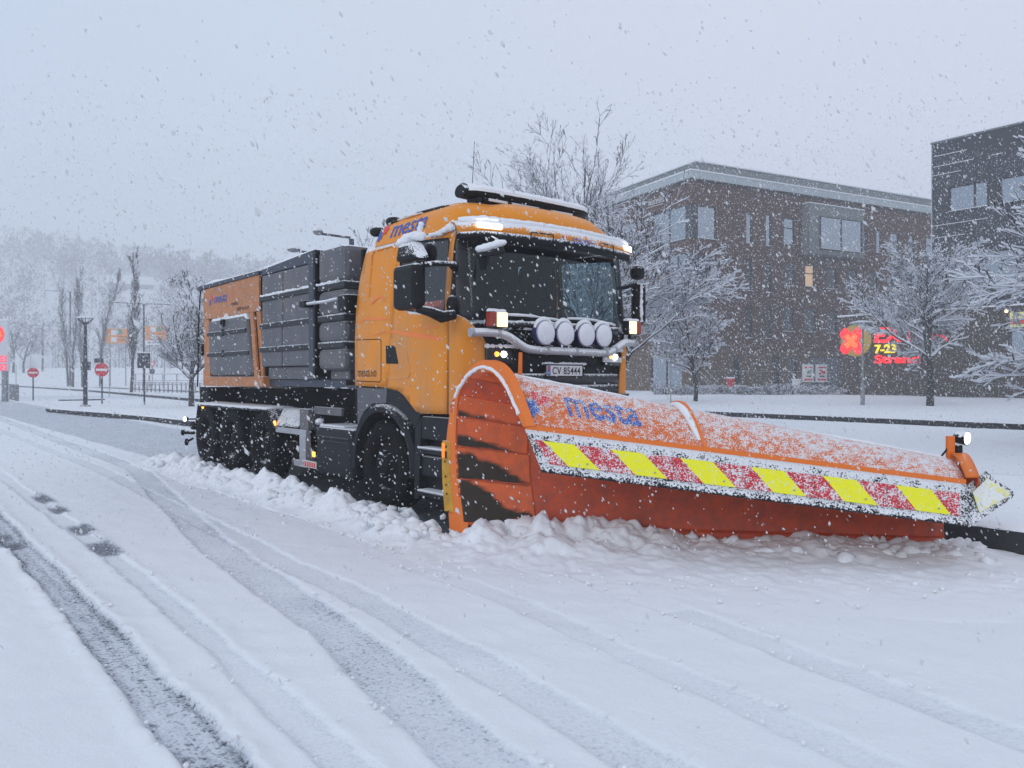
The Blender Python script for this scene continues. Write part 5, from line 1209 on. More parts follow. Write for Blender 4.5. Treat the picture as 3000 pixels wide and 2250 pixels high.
def window(parent, h, fn, splits=(), hsplit=(), pane='pane', depth=.16, sill=True):
    a, b, c, d = h; t = .06; mb = MB()
    def bar(x0, x1, z0, z1, o0=.0, o1=.08):
        P = [fn(x, depth - .02 - (o1 if k else o0), z) for k in (0, 1) for x, z in ((x0, z0), (x1, z0), (x1, z1), (x0, z1))]
        mb.hexa(P[:4], P[4:])
    bar(a + .002, b - .002, c + .002, c + t); bar(a + .002, b - .002, d - t, d - .002); bar(a + .002, a + t, c + t + .002, d - t - .002); bar(b - t, b - .002, c + t + .002, d - t - .002)
    xs = [a + t] + [lerp(a, b, s) for s in splits] + [b - t]; zs = [c + t] + [lerp(c, d, s) for s in hsplit] + [d - t]
    for s in splits: x = lerp(a, b, s); bar(x - .04, x + .04, c + t + .002, d - t - .002, 0, .07)
    for s in hsplit: z = lerp(c, d, s); bar(a + t + .002, b - t - .002, z - .03, z + .03, 0, .06)
    w = mb.build('window', 'frame', parent)
    for i in range(len(xs) - 1):
        for j in range(len(zs) - 1):
            q = [fn(x, depth - .03, z) for x, z in ((xs[i], zs[j]), (xs[i + 1], zs[j]), (xs[i + 1], zs[j + 1]), (xs[i], zs[j + 1]))]
            q2 = [fn(x, depth - .01, z) for x, z in ((xs[i], zs[j]), (xs[i + 1], zs[j]), (xs[i + 1], zs[j + 1]), (xs[i], zs[j + 1]))]
            MB().hexa(q, q2).build('pane', pane, w)
    if sill:
        P = [fn(x, o, z) for z in (c - .05, c - .004) for x, o in ((a - .04, .1), (b + .04, .1), (b + .04, -.05), (a - .04, -.05))]
        MB().hexa(P[:4], P[4:]).build('sill', 'frame', w)
        P = [fn(x, o, z) for z in (c - .003, c + .03) for x, o in ((a - .03, .1), (b + .03, .1), (b + .03, -.045), (a - .03, -.045))]
        MB().hexa(P[:4], P[4:]).build('sill_snow', 'snow', w)
    return w

BA = math.atan2(.45877, .88855)
bk = thing('brick_building', 'four storey red brown brick office building with pale metal roof band behind the snowy trees', 'building', (13.367, 58, 0), BA)
fr_ = lambda x, d, z: (x, d, z)             # right facade: outside is -y
fl_ = lambda y, d, z: (d, y, z)             # left facade: outside is -x
Rw = [(.62, 2.45, 11.93, 14.4), (5.47, 6.11, 11.94, 14.27), (7.55, 8.14, 11.88, 14.4), (9.49, 10.72, 12.2, 14.3), (18.6, 19.3, 12.3, 14.2), (20.5, 21.2, 12.3, 14.2), (22.3, 23.5, 12.3, 14.2), (24.9, 25.6, 12.4, 14.2), (27.2, 28.4, 12.3, 14.2),
      (.62, 2.62, 8.35, 10.75), (5.47, 6.11, 8.25, 10.7), (7.5, 8.14, 8.2, 10.7), (9.55, 10.72, 8.86, 10.7), (11.9, 12.95, 8.9, 10.66), (14.35, 15.6, 8.85, 10.6), (16.9, 18.15, 8.8, 10.6), (19.5, 20.7, 8.83, 10.6), (22.2, 23.4, 8.83, 10.6),
      (5.47, 6.11, 4.56, 7.13), (7.45, 8.12, 4.55, 7.13), (9.4, 10.65, 5.18, 7.1), (11.9, 13.15, 5.18, 7.1), (14.35, 15.65, 5.16, 7.05), (17.0, 18.2, 5.2, 7.08), (8.35, 9.1, .85, 3.15), (10.2, 10.95, .85, 3.15), (12.4, 16.2, .5, 3.2), (4.2, 4.9, .85, 3.15)]
Lw = [(.62, 4.75, 11.93, 14.5), (.62, 2.75, 8.2, 10.9), (1.1, 4.9, .45, 3.15), (4.6, 5.3, 4.6, 7.1), (1.4, 3.2, 4.4, 7.3), (7.5, 8.4, 4.6, 7.1), (7.5, 8.4, 8.3, 10.7), (6.9, 8.8, 12.1, 14.3)]
low = lambda hs: [h for h in hs if h[3] <= 3.6]; high = lambda hs: [h for h in hs if h[3] > 3.6]
mb = MB()
wall(mb, .0, 42, 3.6, 16.3, high(Rw), fr_, mi=0); wall(mb, 0, 24, 3.6, 16.3, high(Lw), fl_, mi=0)
wall(mb, 0, 42, -.2, 3.6, low(Rw), fr_, mi=1); wall(mb, 0, 24, -.2, 3.6, low(Lw), fl_, mi=1)
mb.add([(0, 24, -.2), (42, 24, -.2), (42, 24, 16.3), (0, 24, 16.3), (42, 0, -.2), (42, 0, 16.3)], [(0, 1, 2, 3), (1, 4, 5, 2)], 0)
mb.build('wall', ['brick', 'brick_low'], bk)
for h in Rw:
    lit = abs(h[0] - 11.9) < .01 and abs(h[2] - 8.9) < .01; wide = h[1] - h[0] > 1.5; nar = h[1] - h[0] < .8
    window(bk, h, fr_, (.5,) if h[1] - h[0] > 2.6 else (), () if (wide or nar) else (.62,), 'pane_lit' if lit else ('pane' if h[2] > 11 or (h[0] < 1 and h[2] > 11) else 'pane_dark'), sill=h[2] > .6)
for h in Lw: window(bk, h, fl_, (.5,) if h[1] - h[0] > 2 else (), (), 'pane', sill=h[2] > .6)
for z0, z1 in ((11.93, 14.45), (8.28, 10.85)):         # dark recessed corner posts
    MB().box(-.03, .62, -.03, .62, z0, z1).build('corner_post', 'dark_clad', bk)
# projecting bay
bay = MB().box(11.56, 18.05, -.7, -.002, 11.5, 15.55); b_ = bay.build('bay_window', 'metal_grey', bk)
fb = lambda x, d, z: (x, -.72 + d - .14, z); window(b_, (12.73, 17.7, 11.95, 14.6), fb, (.5,), (), 'pane', depth=.14)
MB().box(11.5, 18.1, -.76, .0, 15.555, 15.62).build('bay_roof_snow', 'snow', b_)
# roof band of separate panels, set-back top storey
w = 2.07
for i in range(20): MB().box(i * w - .25 + .004, (i + 1) * w - .25 - .012, -.28, -.02, 16.31, 16.85).build('fascia_panel', 'metal_fascia', bk)
for i in range(12): MB().box(-.28, -.02, i * w + .0, (i + 1) * w - .012, 16.312, 16.848).build('fascia_panel', 'metal_fascia', bk)
MB().box(-.32, 42, -.32, 24, 16.86, 16.95).build('roof', 'snow', bk)
MB().box(-.24, 42, -.24, -.03, 16.2, 16.30).box(-.24, -.03, -.02, 24, 16.2, 16.30).build('eave', 'frame', bk)
ph = MB().box(1.5, 30, 1.2, 20, 16.96, 18.05).build('top_storey', 'metal_grey', bk)
MB().box(1.35, 30.1, 1.05, 20.1, 18.055, 18.14).build('top_storey_roof', 'snow', ph)
MB().hexa([(24, 6, 16.96), (40, 6, 16.96), (40, 18, 16.96), (24, 18, 16.96)], [(29, 8, 20.2), (40, 8, 20.2), (40, 16, 20.2), (29, 16, 20.2)]).build('stair_head', 'metal_grey', bk)
lettering('lettering', 'Hotellet', 2.1, .55, lambda u, v: (-.03, 5.2 - u, 15.25 + v), 'white', bk, shear=.3)
MB().tube([(-.03, 5.3, 15.12), (-.03, 3.3, 15.1)], .025, 4).build('lettering_rule', 'white', bk)

DA = math.atan2(-.8, .6)
dk = thing('dark_building', 'dark blue grey clad block with long strip windows rising above the food shop', 'building', (24.3, 45, 0), DA)
Dw = [(.92, 2.95, 10.9, 12.3), (3.55, 6.6, 10.9, 12.28), (7.4, 10.5, 10.9, 12.28), (.92, 4.4, 6.6, 8.4), (5.2, 8.6, 6.6, 8.4)]
mb = MB(); wall(mb, 0, 16, 5.4, 14.95, Dw, fr_)
mb.add([(0, 0, 5.4), (0, 16, 5.4), (0, 16, 14.95), (0, 0, 14.95), (16, 0, 5.4), (16, 16, 5.4), (16, 16, 14.95), (16, 0, 14.95)], [(1, 0, 3, 2), (4, 5, 6, 7), (5, 1, 2, 6)])
mb.build('wall', 'dark_clad', dk)
for h in Dw: window(dk, h, fr_, (.66,) if h[1] - h[0] < 2.5 else (.5,), (), 'pane')
MB().box(2.96, 3.54, -.01, .05, 10.9, 12.3).build('window_pier', 'frame', dk)
MB().box(-.06, 16, -.06, 16, 14.955, 15.05).build('roof', 'metal_grey', dk); MB().box(-.04, 16, -.04, 15.9, 15.055, 15.13).build('roof_snow', 'snow', dk)
MB().box(-.025, .02, -.03, .03, 5.4, 14.94).build('corner_trim', 'metal_fascia', dk)
r_ = random.Random(17)
for z in (14.2, 13.6, 13.1, 10.2, 9.5):     # ledges of snow on the horizontal board joints
    x = .1
    while x < 15:
        q = r_.uniform(.5, 3); MB().box(x, min(x + q, 15.8), -.03, .01, z, z + .03).build('ledge_snow', 'snow', dk); x += q + r_.uniform(.5, 4)

sh = thing('food_shop', 'low brown boarded shop front with large red and yellow wall sign below the dark block', 'shop', (24.3, 45, 0), DA)
Sw = [(4.06, 7.6, 2.2, 4.0)]
fs = lambda x, d, z: (x, d - .08, z)
mb = MB(); wall(mb, -5.65, 16.5, -.1, 5.3, Sw, fs)
mb.add([(-5.65, -.08, -.1), (-5.65, 16, -.1), (-5.65, 16, 5.3), (-5.65, -.08, 5.3), (16.5, -.08, -.1), (16.5, 16, -.1), (16.5, 16, 5.3), (16.5, -.08, 5.3)], [(1, 0, 3, 2), (4, 5, 6, 7)])
mb.build('wall', 'clad_low', sh)
bd_me = None
for i in range(74):                         # upright boards proud of the wall
    x = -5.62 + i * .3
    if 3.9 < x < 7.65 or x > 16: continue
    if bd_me is None:
        b0 = MB().box(0, .26, -.11, -.082, .1, 5.22).build('board', 'clad_low', sh, loc=(x, 0, 0)); bd_me = b0
    else:
        c = bd_me.copy(); COL.objects.link(c); c.parent = sh; c.location = (x, 0, 0)
for h in Sw: window(sh, h, fs, (.5,), (), 'pane')
MB().box(-5.75, 16.5, -.2, 15, 5.31, 5.40).build('roof', 'snow', sh)
MB().box(4.1, 7.6, -.14, -.085, 4.15, 4.95).build('window_banner', 'refl_pale', sh)
MB().box(4.1, 7.6, -.145, -.141, 4.3, 4.6).build('banner_stripe', 'red_print', sh)
ln = MB().ball((4.0, -.3, 5.02), .1, .1, .1, 10).build('wall_lamp', 'lamp_warm', sh, smooth=True)
# the sign
M['sign_red'] = mat('sign_red_lit', (.8, .02, .03), .4, emit=(1, .012, .02), estr=1.05, vary=.1)
M['sign_orange'] = mat('sign_orange_lit', (.9, .2, .02), .4, emit=(1, .10, .01), estr=1.0, vary=.1)
M['sign_yellow'] = mat('sign_yellow_lit', (.9, .7, .03), .4, emit=(1, .72, .02), estr=.75, vary=.1)
M['disc_yellow'] = mat('sign_disc', (.50, .36, .07), .6, vary=.1)
sg = thing('shop_sign', 'lit red EXTRA lettering beside a yellow disc with a red cross on the shop wall', 'sign', (24.3, 45, 0), DA)
MB().lathe([(1.0, 0), (1.0, .08)], (-4.5, -.14, 3.78), (0, -1, 0), 48).build('disc', 'disc_yellow', sg)
def xshape(s, c, y, name, m, dep):
    P = []
    for a0 in range(4):
        a = math.pi / 4 + a0 * math.pi / 2
        for da, rr in ((-.42, .92), (-.2, 1.1), (.0, 1.06), (.2, 1.1), (.42, .92)): P.append((c[0] + s * rr * math.cos(a + da) * .92, c[1] + s * rr * math.sin(a + da)))
        b = a + math.pi / 4; P.append((c[0] + s * .42 * math.cos(b), c[1] + s * .42 * math.sin(b)))
    mb = MB(); f0 = lambda x, z: (x, y - dep, z); f1 = lambda x, z: (x, y, z)
    n = len(P); cc = c; vs = [f0(*p) for p in P] + [f1(*p) for p in P] + [f0(*cc)]
    mb.add(vs, [(2 * n, i, (i + 1) % n) for i in range(n)] + [(i, n + i, n + (i + 1) % n, (i + 1) % n) for i in range(n)])
    return mb.build(name, m, sg)
xshape(.9, (-4.75, 3.75), -.23, 'cross', 'sign_red', .08); xshape(.5, (-4.75, 3.75), -.315, 'cross_core', 'sign_orange', .02)
def sign_text(t, x, z, w_, h_, m):
    o = lettering('lettering', t, w_, h_, lambda u, v: (x + u, -.27, z + v), m, sg, offset=.03)
    k = o.modifiers.new('depth', 'SOLIDIFY'); k.thickness = .08; k.offset = -1
sign_text('EXTRA', -3.27, 3.58, 4.25, .92, 'sign_red'); sign_text('7-23', -3.27, 2.93, 1.3, .54, 'sign_yellow'); sign_text('Strand', -3.27, 2.32, 2.7, .52, 'sign_red')

# ------------------------------------------------------------------ things in front of the buildings
M['post_grey'] = mat('galvanised_post', (.22, .235, .255), .5, .2, snow=(.3, .8, .16, 30))
M['post_dark'] = mat('dark_post', (.035, .042, .055), .6, 0, snow=(.3, .9, .24, 14))
M['sign_back'] = mat('sign_back', (.03, .035, .048), .6, snow=(.3, 1.0, .14, 7))
M['sign_rd'] = mat('no_entry_red', (.55, .012, .035), .5, snow=(.2, .9, .05, 9), vary=.06)
M['sign_wt'] = mat('sign_white', (.75, .75, .77), .5)
M['sign_or'] = mat('road_sign_orange', (.75, .27, .05), .5, snow=(.2, 1.2, .20, 4))
M['sign_gr'] = mat('road_sign_green', (.03, .25, .2), .5, snow=(.2, 1.0, .16, 4))
M['pale_wall'] = mat('pale_rendered_wall', (.78, .8, .82), .8)
M['rail'] = mat('rail_metal', (.2, .21, .225), .5, .2, snow=(.9, .5, .0, 12))
def zg(x, y): a, b = to_truck(x, y); return .17 + .22 * float(sstep(22, 36, np.array(b))) if b > 19.6 else 0.
def lamp_post(p, H, label):
    t = thing('street_lamp', label, 'street lamp', p)
    MB().lathe([(.09, -.1), (.09, 1.0), (.05, 1.05), (.045, H - .25), (.05, H - .2)], (0, 0, 0), (0, 0, 1), 12).build('pole', 'post_grey', t, smooth=True)
    MB().lathe([(.05, H - .22), (.1, H - .12), (.14, H - .02)], (0, 0, 0), (0, 0, 1), 16).build('lamp', 'white', t, smooth=True)
    MB().lathe([(.3, H - .02), (.56, H - .01), (.55, H + .02), (.2, H + .07), (.02, H + .08)], (0, 0, 0), (0, 0, 1), 24).build('lamp_hat', 'rail', t, smooth=True)
    MB().lathe([(.55, H + .03), (.48, H + .075), (.2, H + .13), (.0, H + .15)], (0, 0, 0), (0, 0, 1), 24, cap=False).build('lamp_snow', 'snow', t, smooth=True)
lamp_post((15.47, 34.3, .2), 3.65, 'slim grey lamp post with flat snow covered hat in front of the red shop sign')
M['poster'] = mat('poster_paper', (.66, .67, .70), .6)
M['poster_green'] = mat('poster_picture', (.2, .33, .26), .6, vary=.5)
M['poster_red'] = mat('poster_red', (.6, .06, .1), .6, vary=.2)
for i, (u0, u1) in enumerate(((2351, 2382), (2390, 2422))):
    p = pt((u0 + u1) / 2, 1155, 52); wd = (u1 - u0) / 2278 * 52
    t = thing('poster_stand', ['snowy shop poster with a green picture, left of the pair by the steps', 'snowy shop poster with red and dark pictures, nearer the shop sign'][i], 'poster', (p.x, p.y, .35), -.1, 'shop posters by the steps')
    MB().box(-wd / 2, wd / 2, -.03, .03, .88, 2.0).build('board', 'poster', t)
    MB().box(-wd * .3, wd * .42, -.034, -.031, 1.74, 1.83).build('heading', 'poster_red', t); MB().box(-wd * .35, wd * .42, -.034, -.031, .92, 1.04).build('footer', 'poster_red', t)
    mb = MB(); r_ = random.Random(i)
    for k in range(6): x = r_.uniform(-.2, .15); z = r_.uniform(1.3, 1.55); mb.box(x, x + .16, -.034 - k * .001, -.031, z, z + .13)
    mb.build('picture', 'poster_green' if i == 0 else 'poster_red', t)
    MB().box(.02, .2, -.034, -.031, 1.14, 1.25).box(-.1, -.0, -.034, -.031, 1.14, 1.25).build('price', 'print_black', t)
    MB().box(-wd / 2 - .16, wd / 2 + .05, -.55, -.02, .82, .86).build('ledge', 'snow', t)
    MB().box(-wd / 2, -wd / 2 + .05, -.02, .02, 0, .88).box(wd / 2 - .05, wd / 2, -.02, .02, 0, .88).build('leg', 'frame', t)
p = pt(2333, 1152, 51)
t = thing('stone_pillar', 'short pale stone gate pillar capped with snow left of the posters', 'pillar', (p.x, p.y, .3))
MB().box(-.21, .21, -.2, .2, 0, .98).build('shaft', 'pale_wall', t, bevel=.02); MB().box(-.26, .26, -.25, .25, .985, 1.08).build('cap', 'snow', t, bevel=.03)
p = pt(2140, 1125, 54)
t = thing('litter_bin', 'red litter bin with snow on its lid beside the entrance steps', 'litter bin', (p.x, p.y, .4))
M['bin_red'] = mat('bin_red', (.5, .02, .03), .5, snow=(.3, .8, .12, 12))
MB().box(-.24, .24, -.2, .2, .35, 1.0).build('body', 'bin_red', t, bevel=.04); MB().box(-.26, .26, -.22, .22, 1.0, 1.1).build('lid_snow', 'snow', t, bevel=.03); MB().box(-.03, .03, -.03, .03, 0, .36).build('post', 'frame', t)
p = pt(2085, 1140, 54)
t = thing('entrance_steps', 'snowy stone steps with slim handrails leading up to the brick building', 'steps', (p.x, p.y, .2), BA)
for i in range(4): st = MB().box(.0, 4.6 - .1 * i, i * .35, i * .35 + .36, 0, .16 * (i + 1)).build('step', 'metal_grey', t); MB().box(.02, 4.55 - .1 * i, i * .35 + .01, i * .35 + .33, .16 * (i + 1) + .002, .16 * (i + 1) + .045).build('step_snow', 'snow', st)
for x in (.05, .7):
    hr = MB().tube([(x, .1, .9), (x, 1.4, 1.75)], .025, 6)
    for k in range(6): y = .1 + k * .26; hr.tube([(x, y, .1 + k * .12), (x, y, .9 + .654 * (y - .1))], .012, 5)
    hr.build('handrail', 'rail', t)
hr = MB().tube([(.7, 1.42, 1.75), (14, 1.42, 1.72)], .025, 6)
for k in range(34): hr.tube([(.9 + k * .39, 1.42, .6), (.9 + k * .39, 1.42, 1.75)], .01, 4)
hr.build('railing', 'rail', t)
p = pt(2245, 1140, 53)
t = thing('bench', 'long snow covered bench on the terrace by the bin', 'bench', (p.x, p.y, .3), BA)
MB().box(-1.6, .9, -.22, .22, .42, .47).build('seat', 'frame', t); MB().box(-1.6, .9, -.23, .23, .475, .54).build('seat_snow', 'snow', t, bevel=.02)
for x in (-1.4, .7): MB().box(x - .04, x + .04, -.2, .2, 0, .42).build('leg', 'frame', t)

# ------------------------------------------------------------------ trees of bark with snow lying on every branch
M['bark'] = mat('dark_bark', (.028, .025, .026), .9, snow=(.2, 1.1, .16, 18), vary=.3)
M['twig'] = mat('thin_bark', (.04, .036, .038), .9, vary=.3)
M['branch_snow'] = mat('branch_snow', (.74, .77, .84), .9, vary=.05)
def grow(r, p, d, L, rad, lev, cfg, out):
    n = max(2, int(L / cfg['step'][min(lev, len(cfg['step']) - 1)])); seg = L / n; p = np.array(p, float); d = np.array(d, float)
    kids_ = cfg['kids'][lev] if lev < len(cfg['kids']) else 0
    t0 = cfg['bare'][min(lev, len(cfg['bare']) - 1)]
    spots = sorted(r.uniform(t0, 1, kids_)) if kids_ else []
    k = 0
    for i in range(n):
        d = d + r.normal(0, cfg['wob'], 3) + np.array([0, 0, cfg['up'][min(lev, len(cfg['up']) - 1)]]); d /= np.linalg.norm(d)
        ra = rad * (1 - .75 * i / n); rb = rad * (1 - .75 * (i + 1) / n); q = p + d * seg
        out.append((p, q, max(ra, cfg['rmin']), max(rb, cfg['rmin']), lev))
        while k < len(spots) and spots[k] <= (i + 1) / n:
            t = spots[k]; k += 1
            a = cfg['ang'][min(lev, len(cfg['ang']) - 1)] * r.uniform(.75, 1.25); az = r.uniform(0, 2 * math.pi)
            x = np.cross(d, [0, 0, 1.]); 
            if np.linalg.norm(x) < .05: x = np.array([1., 0, 0])
            x /= np.linalg.norm(x); y = np.cross(d, x); e = d * math.cos(a) + (x * math.cos(az) + y * math.sin(az)) * math.sin(a)
            if lev >= 1: e[2] += cfg.get('lift', .1); e /= np.linalg.norm(e)
            Lc = L * cfg['ratio'][min(lev, len(cfg['ratio']) - 1)] * (1.12 - cfg.get('taper', .6) * (t - t0) / (1 - t0 + 1e-6)) * r.uniform(.7, 1.15)
            grow(r, q, e, Lc, max(rb * .62, cfg['rmin']), lev + 1, cfg, out)
        p = q
def tubes(S, snow):
    P0 = np.array([s[0] for s in S]); P1 = np.array([s[1] for s in S]); R0 = np.array([s[2] for s in S]); R1 = np.array([s[3] for s in S])
    d = P1 - P0; L = np.linalg.norm(d, axis=1, keepdims=True); d /= L + 1e-9
    s = np.cross(d, [0, 0, 1.]); ln = np.linalg.norm(s, axis=1, keepdims=True); s = np.where(ln < .05, [1., 0, 0], s / (ln + 1e-9)); u = np.cross(s, d); flat = np.clip(ln[:, 0], 0, 1)
    jit = .6 + .8 * np.random.default_rng(5).random(len(S)); sn = snow * flat ** 1.5 * jit
    V = []
    for P, R in ((P0, R0), (P1, R1)):
        R = R[:, None]; V += [P - s * (R + .25 * sn[:, None]), P - u * R, P + s * (R + .25 * sn[:, None]), P + u * R + np.array([0, 0, 1]) * sn[:, None]]
    n = len(S); V = np.stack(V, 1).reshape(-1, 3); b = np.arange(n)[:, None] * 8
    Q = []; mi = []
    for k in range(4):
        Q.append(b + np.array([k, (k + 1) % 4, 4 + (k + 1) % 4, 4 + k])); mi.append(np.where((flat > .14) & (k >= 2), 1, 0))
    return V, np.stack(Q, 1).reshape(-1, 4), np.stack(mi, 1).reshape(-1)
def tree(seed, loc, label, cfg, H, rad, lean=(0, 0, 1), group='bare trees carrying fresh snow', snow=.02, stems=1, trunk_lev=1):
    r = np.random.default_rng(seed); out = []
    for s in range(stems):
        d = np.array(lean, float) + (np.array([math.cos(s * 2.4), math.sin(s * 2.4), 0]) * .28 if stems > 1 else 0); d /= np.linalg.norm(d)
        grow(r, (0, 0, -.15), d, H * (1 if s == 0 else r.uniform(.75, .95)), rad, 0, cfg, out)
    t = thing('tree', label, 'tree', loc, group=group)
    low = [o for o in out if o[4] < trunk_lev]; hi = [o for o in out if o[4] >= trunk_lev]
    tm = MB()
    for a, b, ra, rb, _ in low: tm.tube([a, b + (b - a) * .06], [ra, rb], 8)
    tm.build('trunk', 'bark', t, smooth=True)
    V, Q, mi = tubes(hi, snow); mesh_np('crown', V, Q, ['twig', 'branch_snow'], smooth=False, parent=t, mi=mi)
    return len(out)
def cfg(**k):
    c = dict(step=(.35, .3, .22, .18, .15), kids=(14, 9, 7, 4), bare=(.3, .15, .1, .1), up=(.02, .05, .03, 0), wob=.09, ang=(.8, .7, .65, .6), ratio=(.5, .42, .42, .45), rmin=.006, lift=.12, taper=.55); c.update(k); return c
NT = []
# tall tree behind the cab
p = pt(1690, 1105, 23)
NT.append(tree(113, (p.x, p.y, 0), 'tall bare tree rising straight behind the truck cab', cfg(step=(.4, .34, .3, .26), kids=(24, 8, 5, 3), bare=(.4, .12, .1), ang=(.78, .62, .6, .6), ratio=(.52, .48, .46, .42), up=(.0, .05, .03, .01), taper=.5, wob=.06, rmin=.0046), 7.5, .12, stems=1, snow=.014))
p = pt(1730, 1105, 19)
NT.append(tree(102, (p.x, p.y, .1), 'low spreading tree heavy with snow between the cab and the brick building', cfg(step=(.34, .28, .24, .22), kids=(18, 9, 7, 4), bare=(.5, .12, .1), ang=(.85, .6, .6, .6), ratio=(.66, .46, .42, .42), up=(.0, .035, .02, .0), taper=.45, wob=.085, rmin=.0042), 4.1, .09, snow=.026, stems=2))
p = pt(2038, 1180, 40)
NT.append(tree(103, (p.x, p.y, .2), 'small round snowy tree nearest the glass entrance of the brick building', cfg(step=(.35, .3, .28, .24), kids=(36, 11, 7, 4), bare=(.24, .1, .1), ang=(1.0, .6, .6, .6), ratio=(.46, .42, .42, .42), up=(.0, .07, .03, 0), taper=.6, wob=.08, rmin=.0065), 5.2, .12, snow=.045))
p = pt(2725, 1207, 33)
NT.append(tree(104, (p.x, p.y, .15), 'snowy tree with slim dark trunk standing in front of the lit shop sign', cfg(step=(.35, .3, .28, .24), kids=(36, 12, 8, 4), bare=(.3, .1, .1), ang=(1.05, .6, .6, .6), ratio=(.5, .42, .42, .42), up=(.0, .06, .03, 0), taper=.5, wob=.08, rmin=.0055), 6.3, .16, snow=.042))
NT.append(tree(105, (13.5, 15.2, .05), 'tree at the right edge with thick snow laden branches before the dark block', cfg(step=(.3, .34, .28, .24), kids=(26, 12, 8, 5), bare=(.42, .14, .1), ang=(1.2, .55, .6, .6), ratio=(1.2, .40, .42, .42), up=(.0, .004, .005, .005), taper=.35, wob=.09, rmin=.0045), 3.3, .19, snow=.04))
p = pt(561, 1189, 40)
NT.append(tree(106, (p.x, p.y, .05), 'bare upright tree just behind the tail of the truck', cfg(kids=(22, 10, 7, 3), bare=(.24, .12, .1), ang=(.75, .6, .6, .6), ratio=(.5, .42, .42, .4), up=(.0, .08, .04, 0), taper=.5, wob=.09, rmin=.009), 5.2, .15, snow=.028))
p = pt(1050, 1105, 27)
NT.append(tree(107, (p.x, p.y, 0), 'bare tree hidden behind the spreader with only its top twigs showing', cfg(kids=(9, 6, 4, 3), bare=(.45, .15, .1), ang=(.5, .55, .6), ratio=(.42, .42, .42)), 6.0, .1, snow=.01))
pc = cfg(step=(.9, .6, .4), kids=(46, 7, 3), bare=(.14, .1, .1), ang=(.24, .35, .5), ratio=(.18, .4, .4), up=(.0, .06, .05), taper=.45, wob=.03, rmin=.022, lift=.15)
for i, (u, Y, H, lab) in enumerate(((385, 77, 12.3, 'nearest slim columnar poplar beside the orange direction signs'), (213, 118, 16.2, 'slim columnar poplar just left of the funnel topped lamp'), (200, 126, 14.4, 'slim columnar poplar, leftmost of the far row'), (242, 118, 13.0, 'short columnar poplar right behind the funnel topped lamp'), (294, 112, 15.0, 'slim columnar poplar left of the orange signs'))):
    p = pt(u, 1105, Y); NT.append(tree(120 + i, (p.x, p.y, 0), lab, dict(pc), H, .2 if i else .17, group='columnar poplars along the far road', snow=.03))
for i, (u, Y, H) in enumerate(((68, 150, 9), (40, 140, 7))):
    p = pt(u, 1105, Y); NT.append(tree(140 + i, (p.x, p.y, 1.5), ['broad far tree beside the pale wall behind the no entry sign', 'small far tree left of the pale wall'][i], cfg(step=(.8, .6, .5), kids=(16, 8, 5), ang=(.8, .6, .6), ratio=(.45, .42, .4), rmin=.03), H, .25, group='columnar poplars along the far road' if 0 else 'far trees by the pale wall', snow=.04))
print('TREES', NT)
# snowy shrubs along the foot of the brick building
def bush(seed, loc, rx, h, label):
    r = np.random.default_rng(seed); out = []; c = cfg(step=(.12, .1), kids=(5, 4), bare=(.2, .2), ang=(.6, .7), ratio=(.5, .45), up=(.0, .0), wob=.12, rmin=.012)
    for k in range(int(60 * rx)):
        a = r.uniform(0, 2 * math.pi); rr = r.uniform(0, 1) ** .5
        grow(r, (rx * rr * math.cos(a), .5 * rr * math.sin(a), -.05), (r.normal(0, .6), r.normal(0, .6), .8), h * r.uniform(.6, 1.1), .012, 0, c, out)
    t = thing('bush', label, 'shrub', loc, group='snowy shrubs at the foot of the building')
    V, Q, mi = tubes(out, .03); mesh_np('foliage', V, Q, ['twig', 'branch_snow'], smooth=False, parent=t, mi=mi)
for i, (u, rx, lab) in enumerate(((1985, 1.6, 'low snowy shrub bed under the small round tree'), (2110, 1.6, 'low snowy shrub bed in front of the steps'), (2230, 1.5, 'low snowy shrub bed below the bench'), (2315, .9, 'rounded snowy shrub at the foot of the stone pillar'), (2425, 1.5, 'snowy shrub bed right of the posters'))):
    p = pt(u, 1160, 49.5); bush(200 + i, (p.x, p.y, zg(p.x, p.y) - .05), rx, .62, lab)

# ------------------------------------------------------------------ lamps, signs and fences on the left
p = pt(250, 1198, 36.5)
t = thing('street_lamp', 'dark lamp post with an open funnel head standing on the island', 'street lamp', (p.x, p.y, .1))
MB().lathe([(.24, 0), (.24, .06), (.1, .1), (.085, 2.2), (.075, 3.0), (.07, 3.86)], (0, 0, 0), (0, 0, 1), 14).build('pole', 'post_dark', t, smooth=True)
hd = MB()
for k in range(12): a = k * math.pi / 6; hd.tube([(.07 * math.cos(a), .07 * math.sin(a), 3.84), (.2 * math.cos(a), .2 * math.sin(a), 4.0), (.36 * math.cos(a), .36 * math.sin(a), 4.17)], .012, 5)
hd.lathe([(.07, 3.84), (.14, 3.95), (.14, 3.98), (.0, 4.0)], (0, 0, 0), (0, 0, 1), 14, cap=False); hd.build('lamp_head', 'post_dark', t)
MB().lathe([(.37, 4.16), (.38, 4.2), (.22, 4.25), (0, 4.27)], (0, 0, 0), (0, 0, 1), 20, cap=False).build('lamp_cover', 'snow', t, smooth=True)
MB().box(-.18, .2, -.1, .1, 1.72, 2.12).build('control_box', 'sign_back', t)
def no_entry(u, v, Y, rx, label, zc, yaw=0):
    p = pt(u, v, Y); t = thing('no_entry_sign', label, 'road sign', (p.x, p.y, .0), yaw, 'no entry signs at the slip road')
    MB().tube([(0, .04, -.1), (0, .04, zc + rx * .9)], .04, 8).build('post', 'post_dark', t)
    MB().lathe([(rx, 0), (rx, .03)], (0, 0, zc), (0, -1, 0), 32).build('disc', 'sign_rd', t)
    MB().box(-rx * .8, rx * .8, -.036, -.031, zc - rx * .16, zc + rx * .16).build('bar', 'sign_wt', t); return t
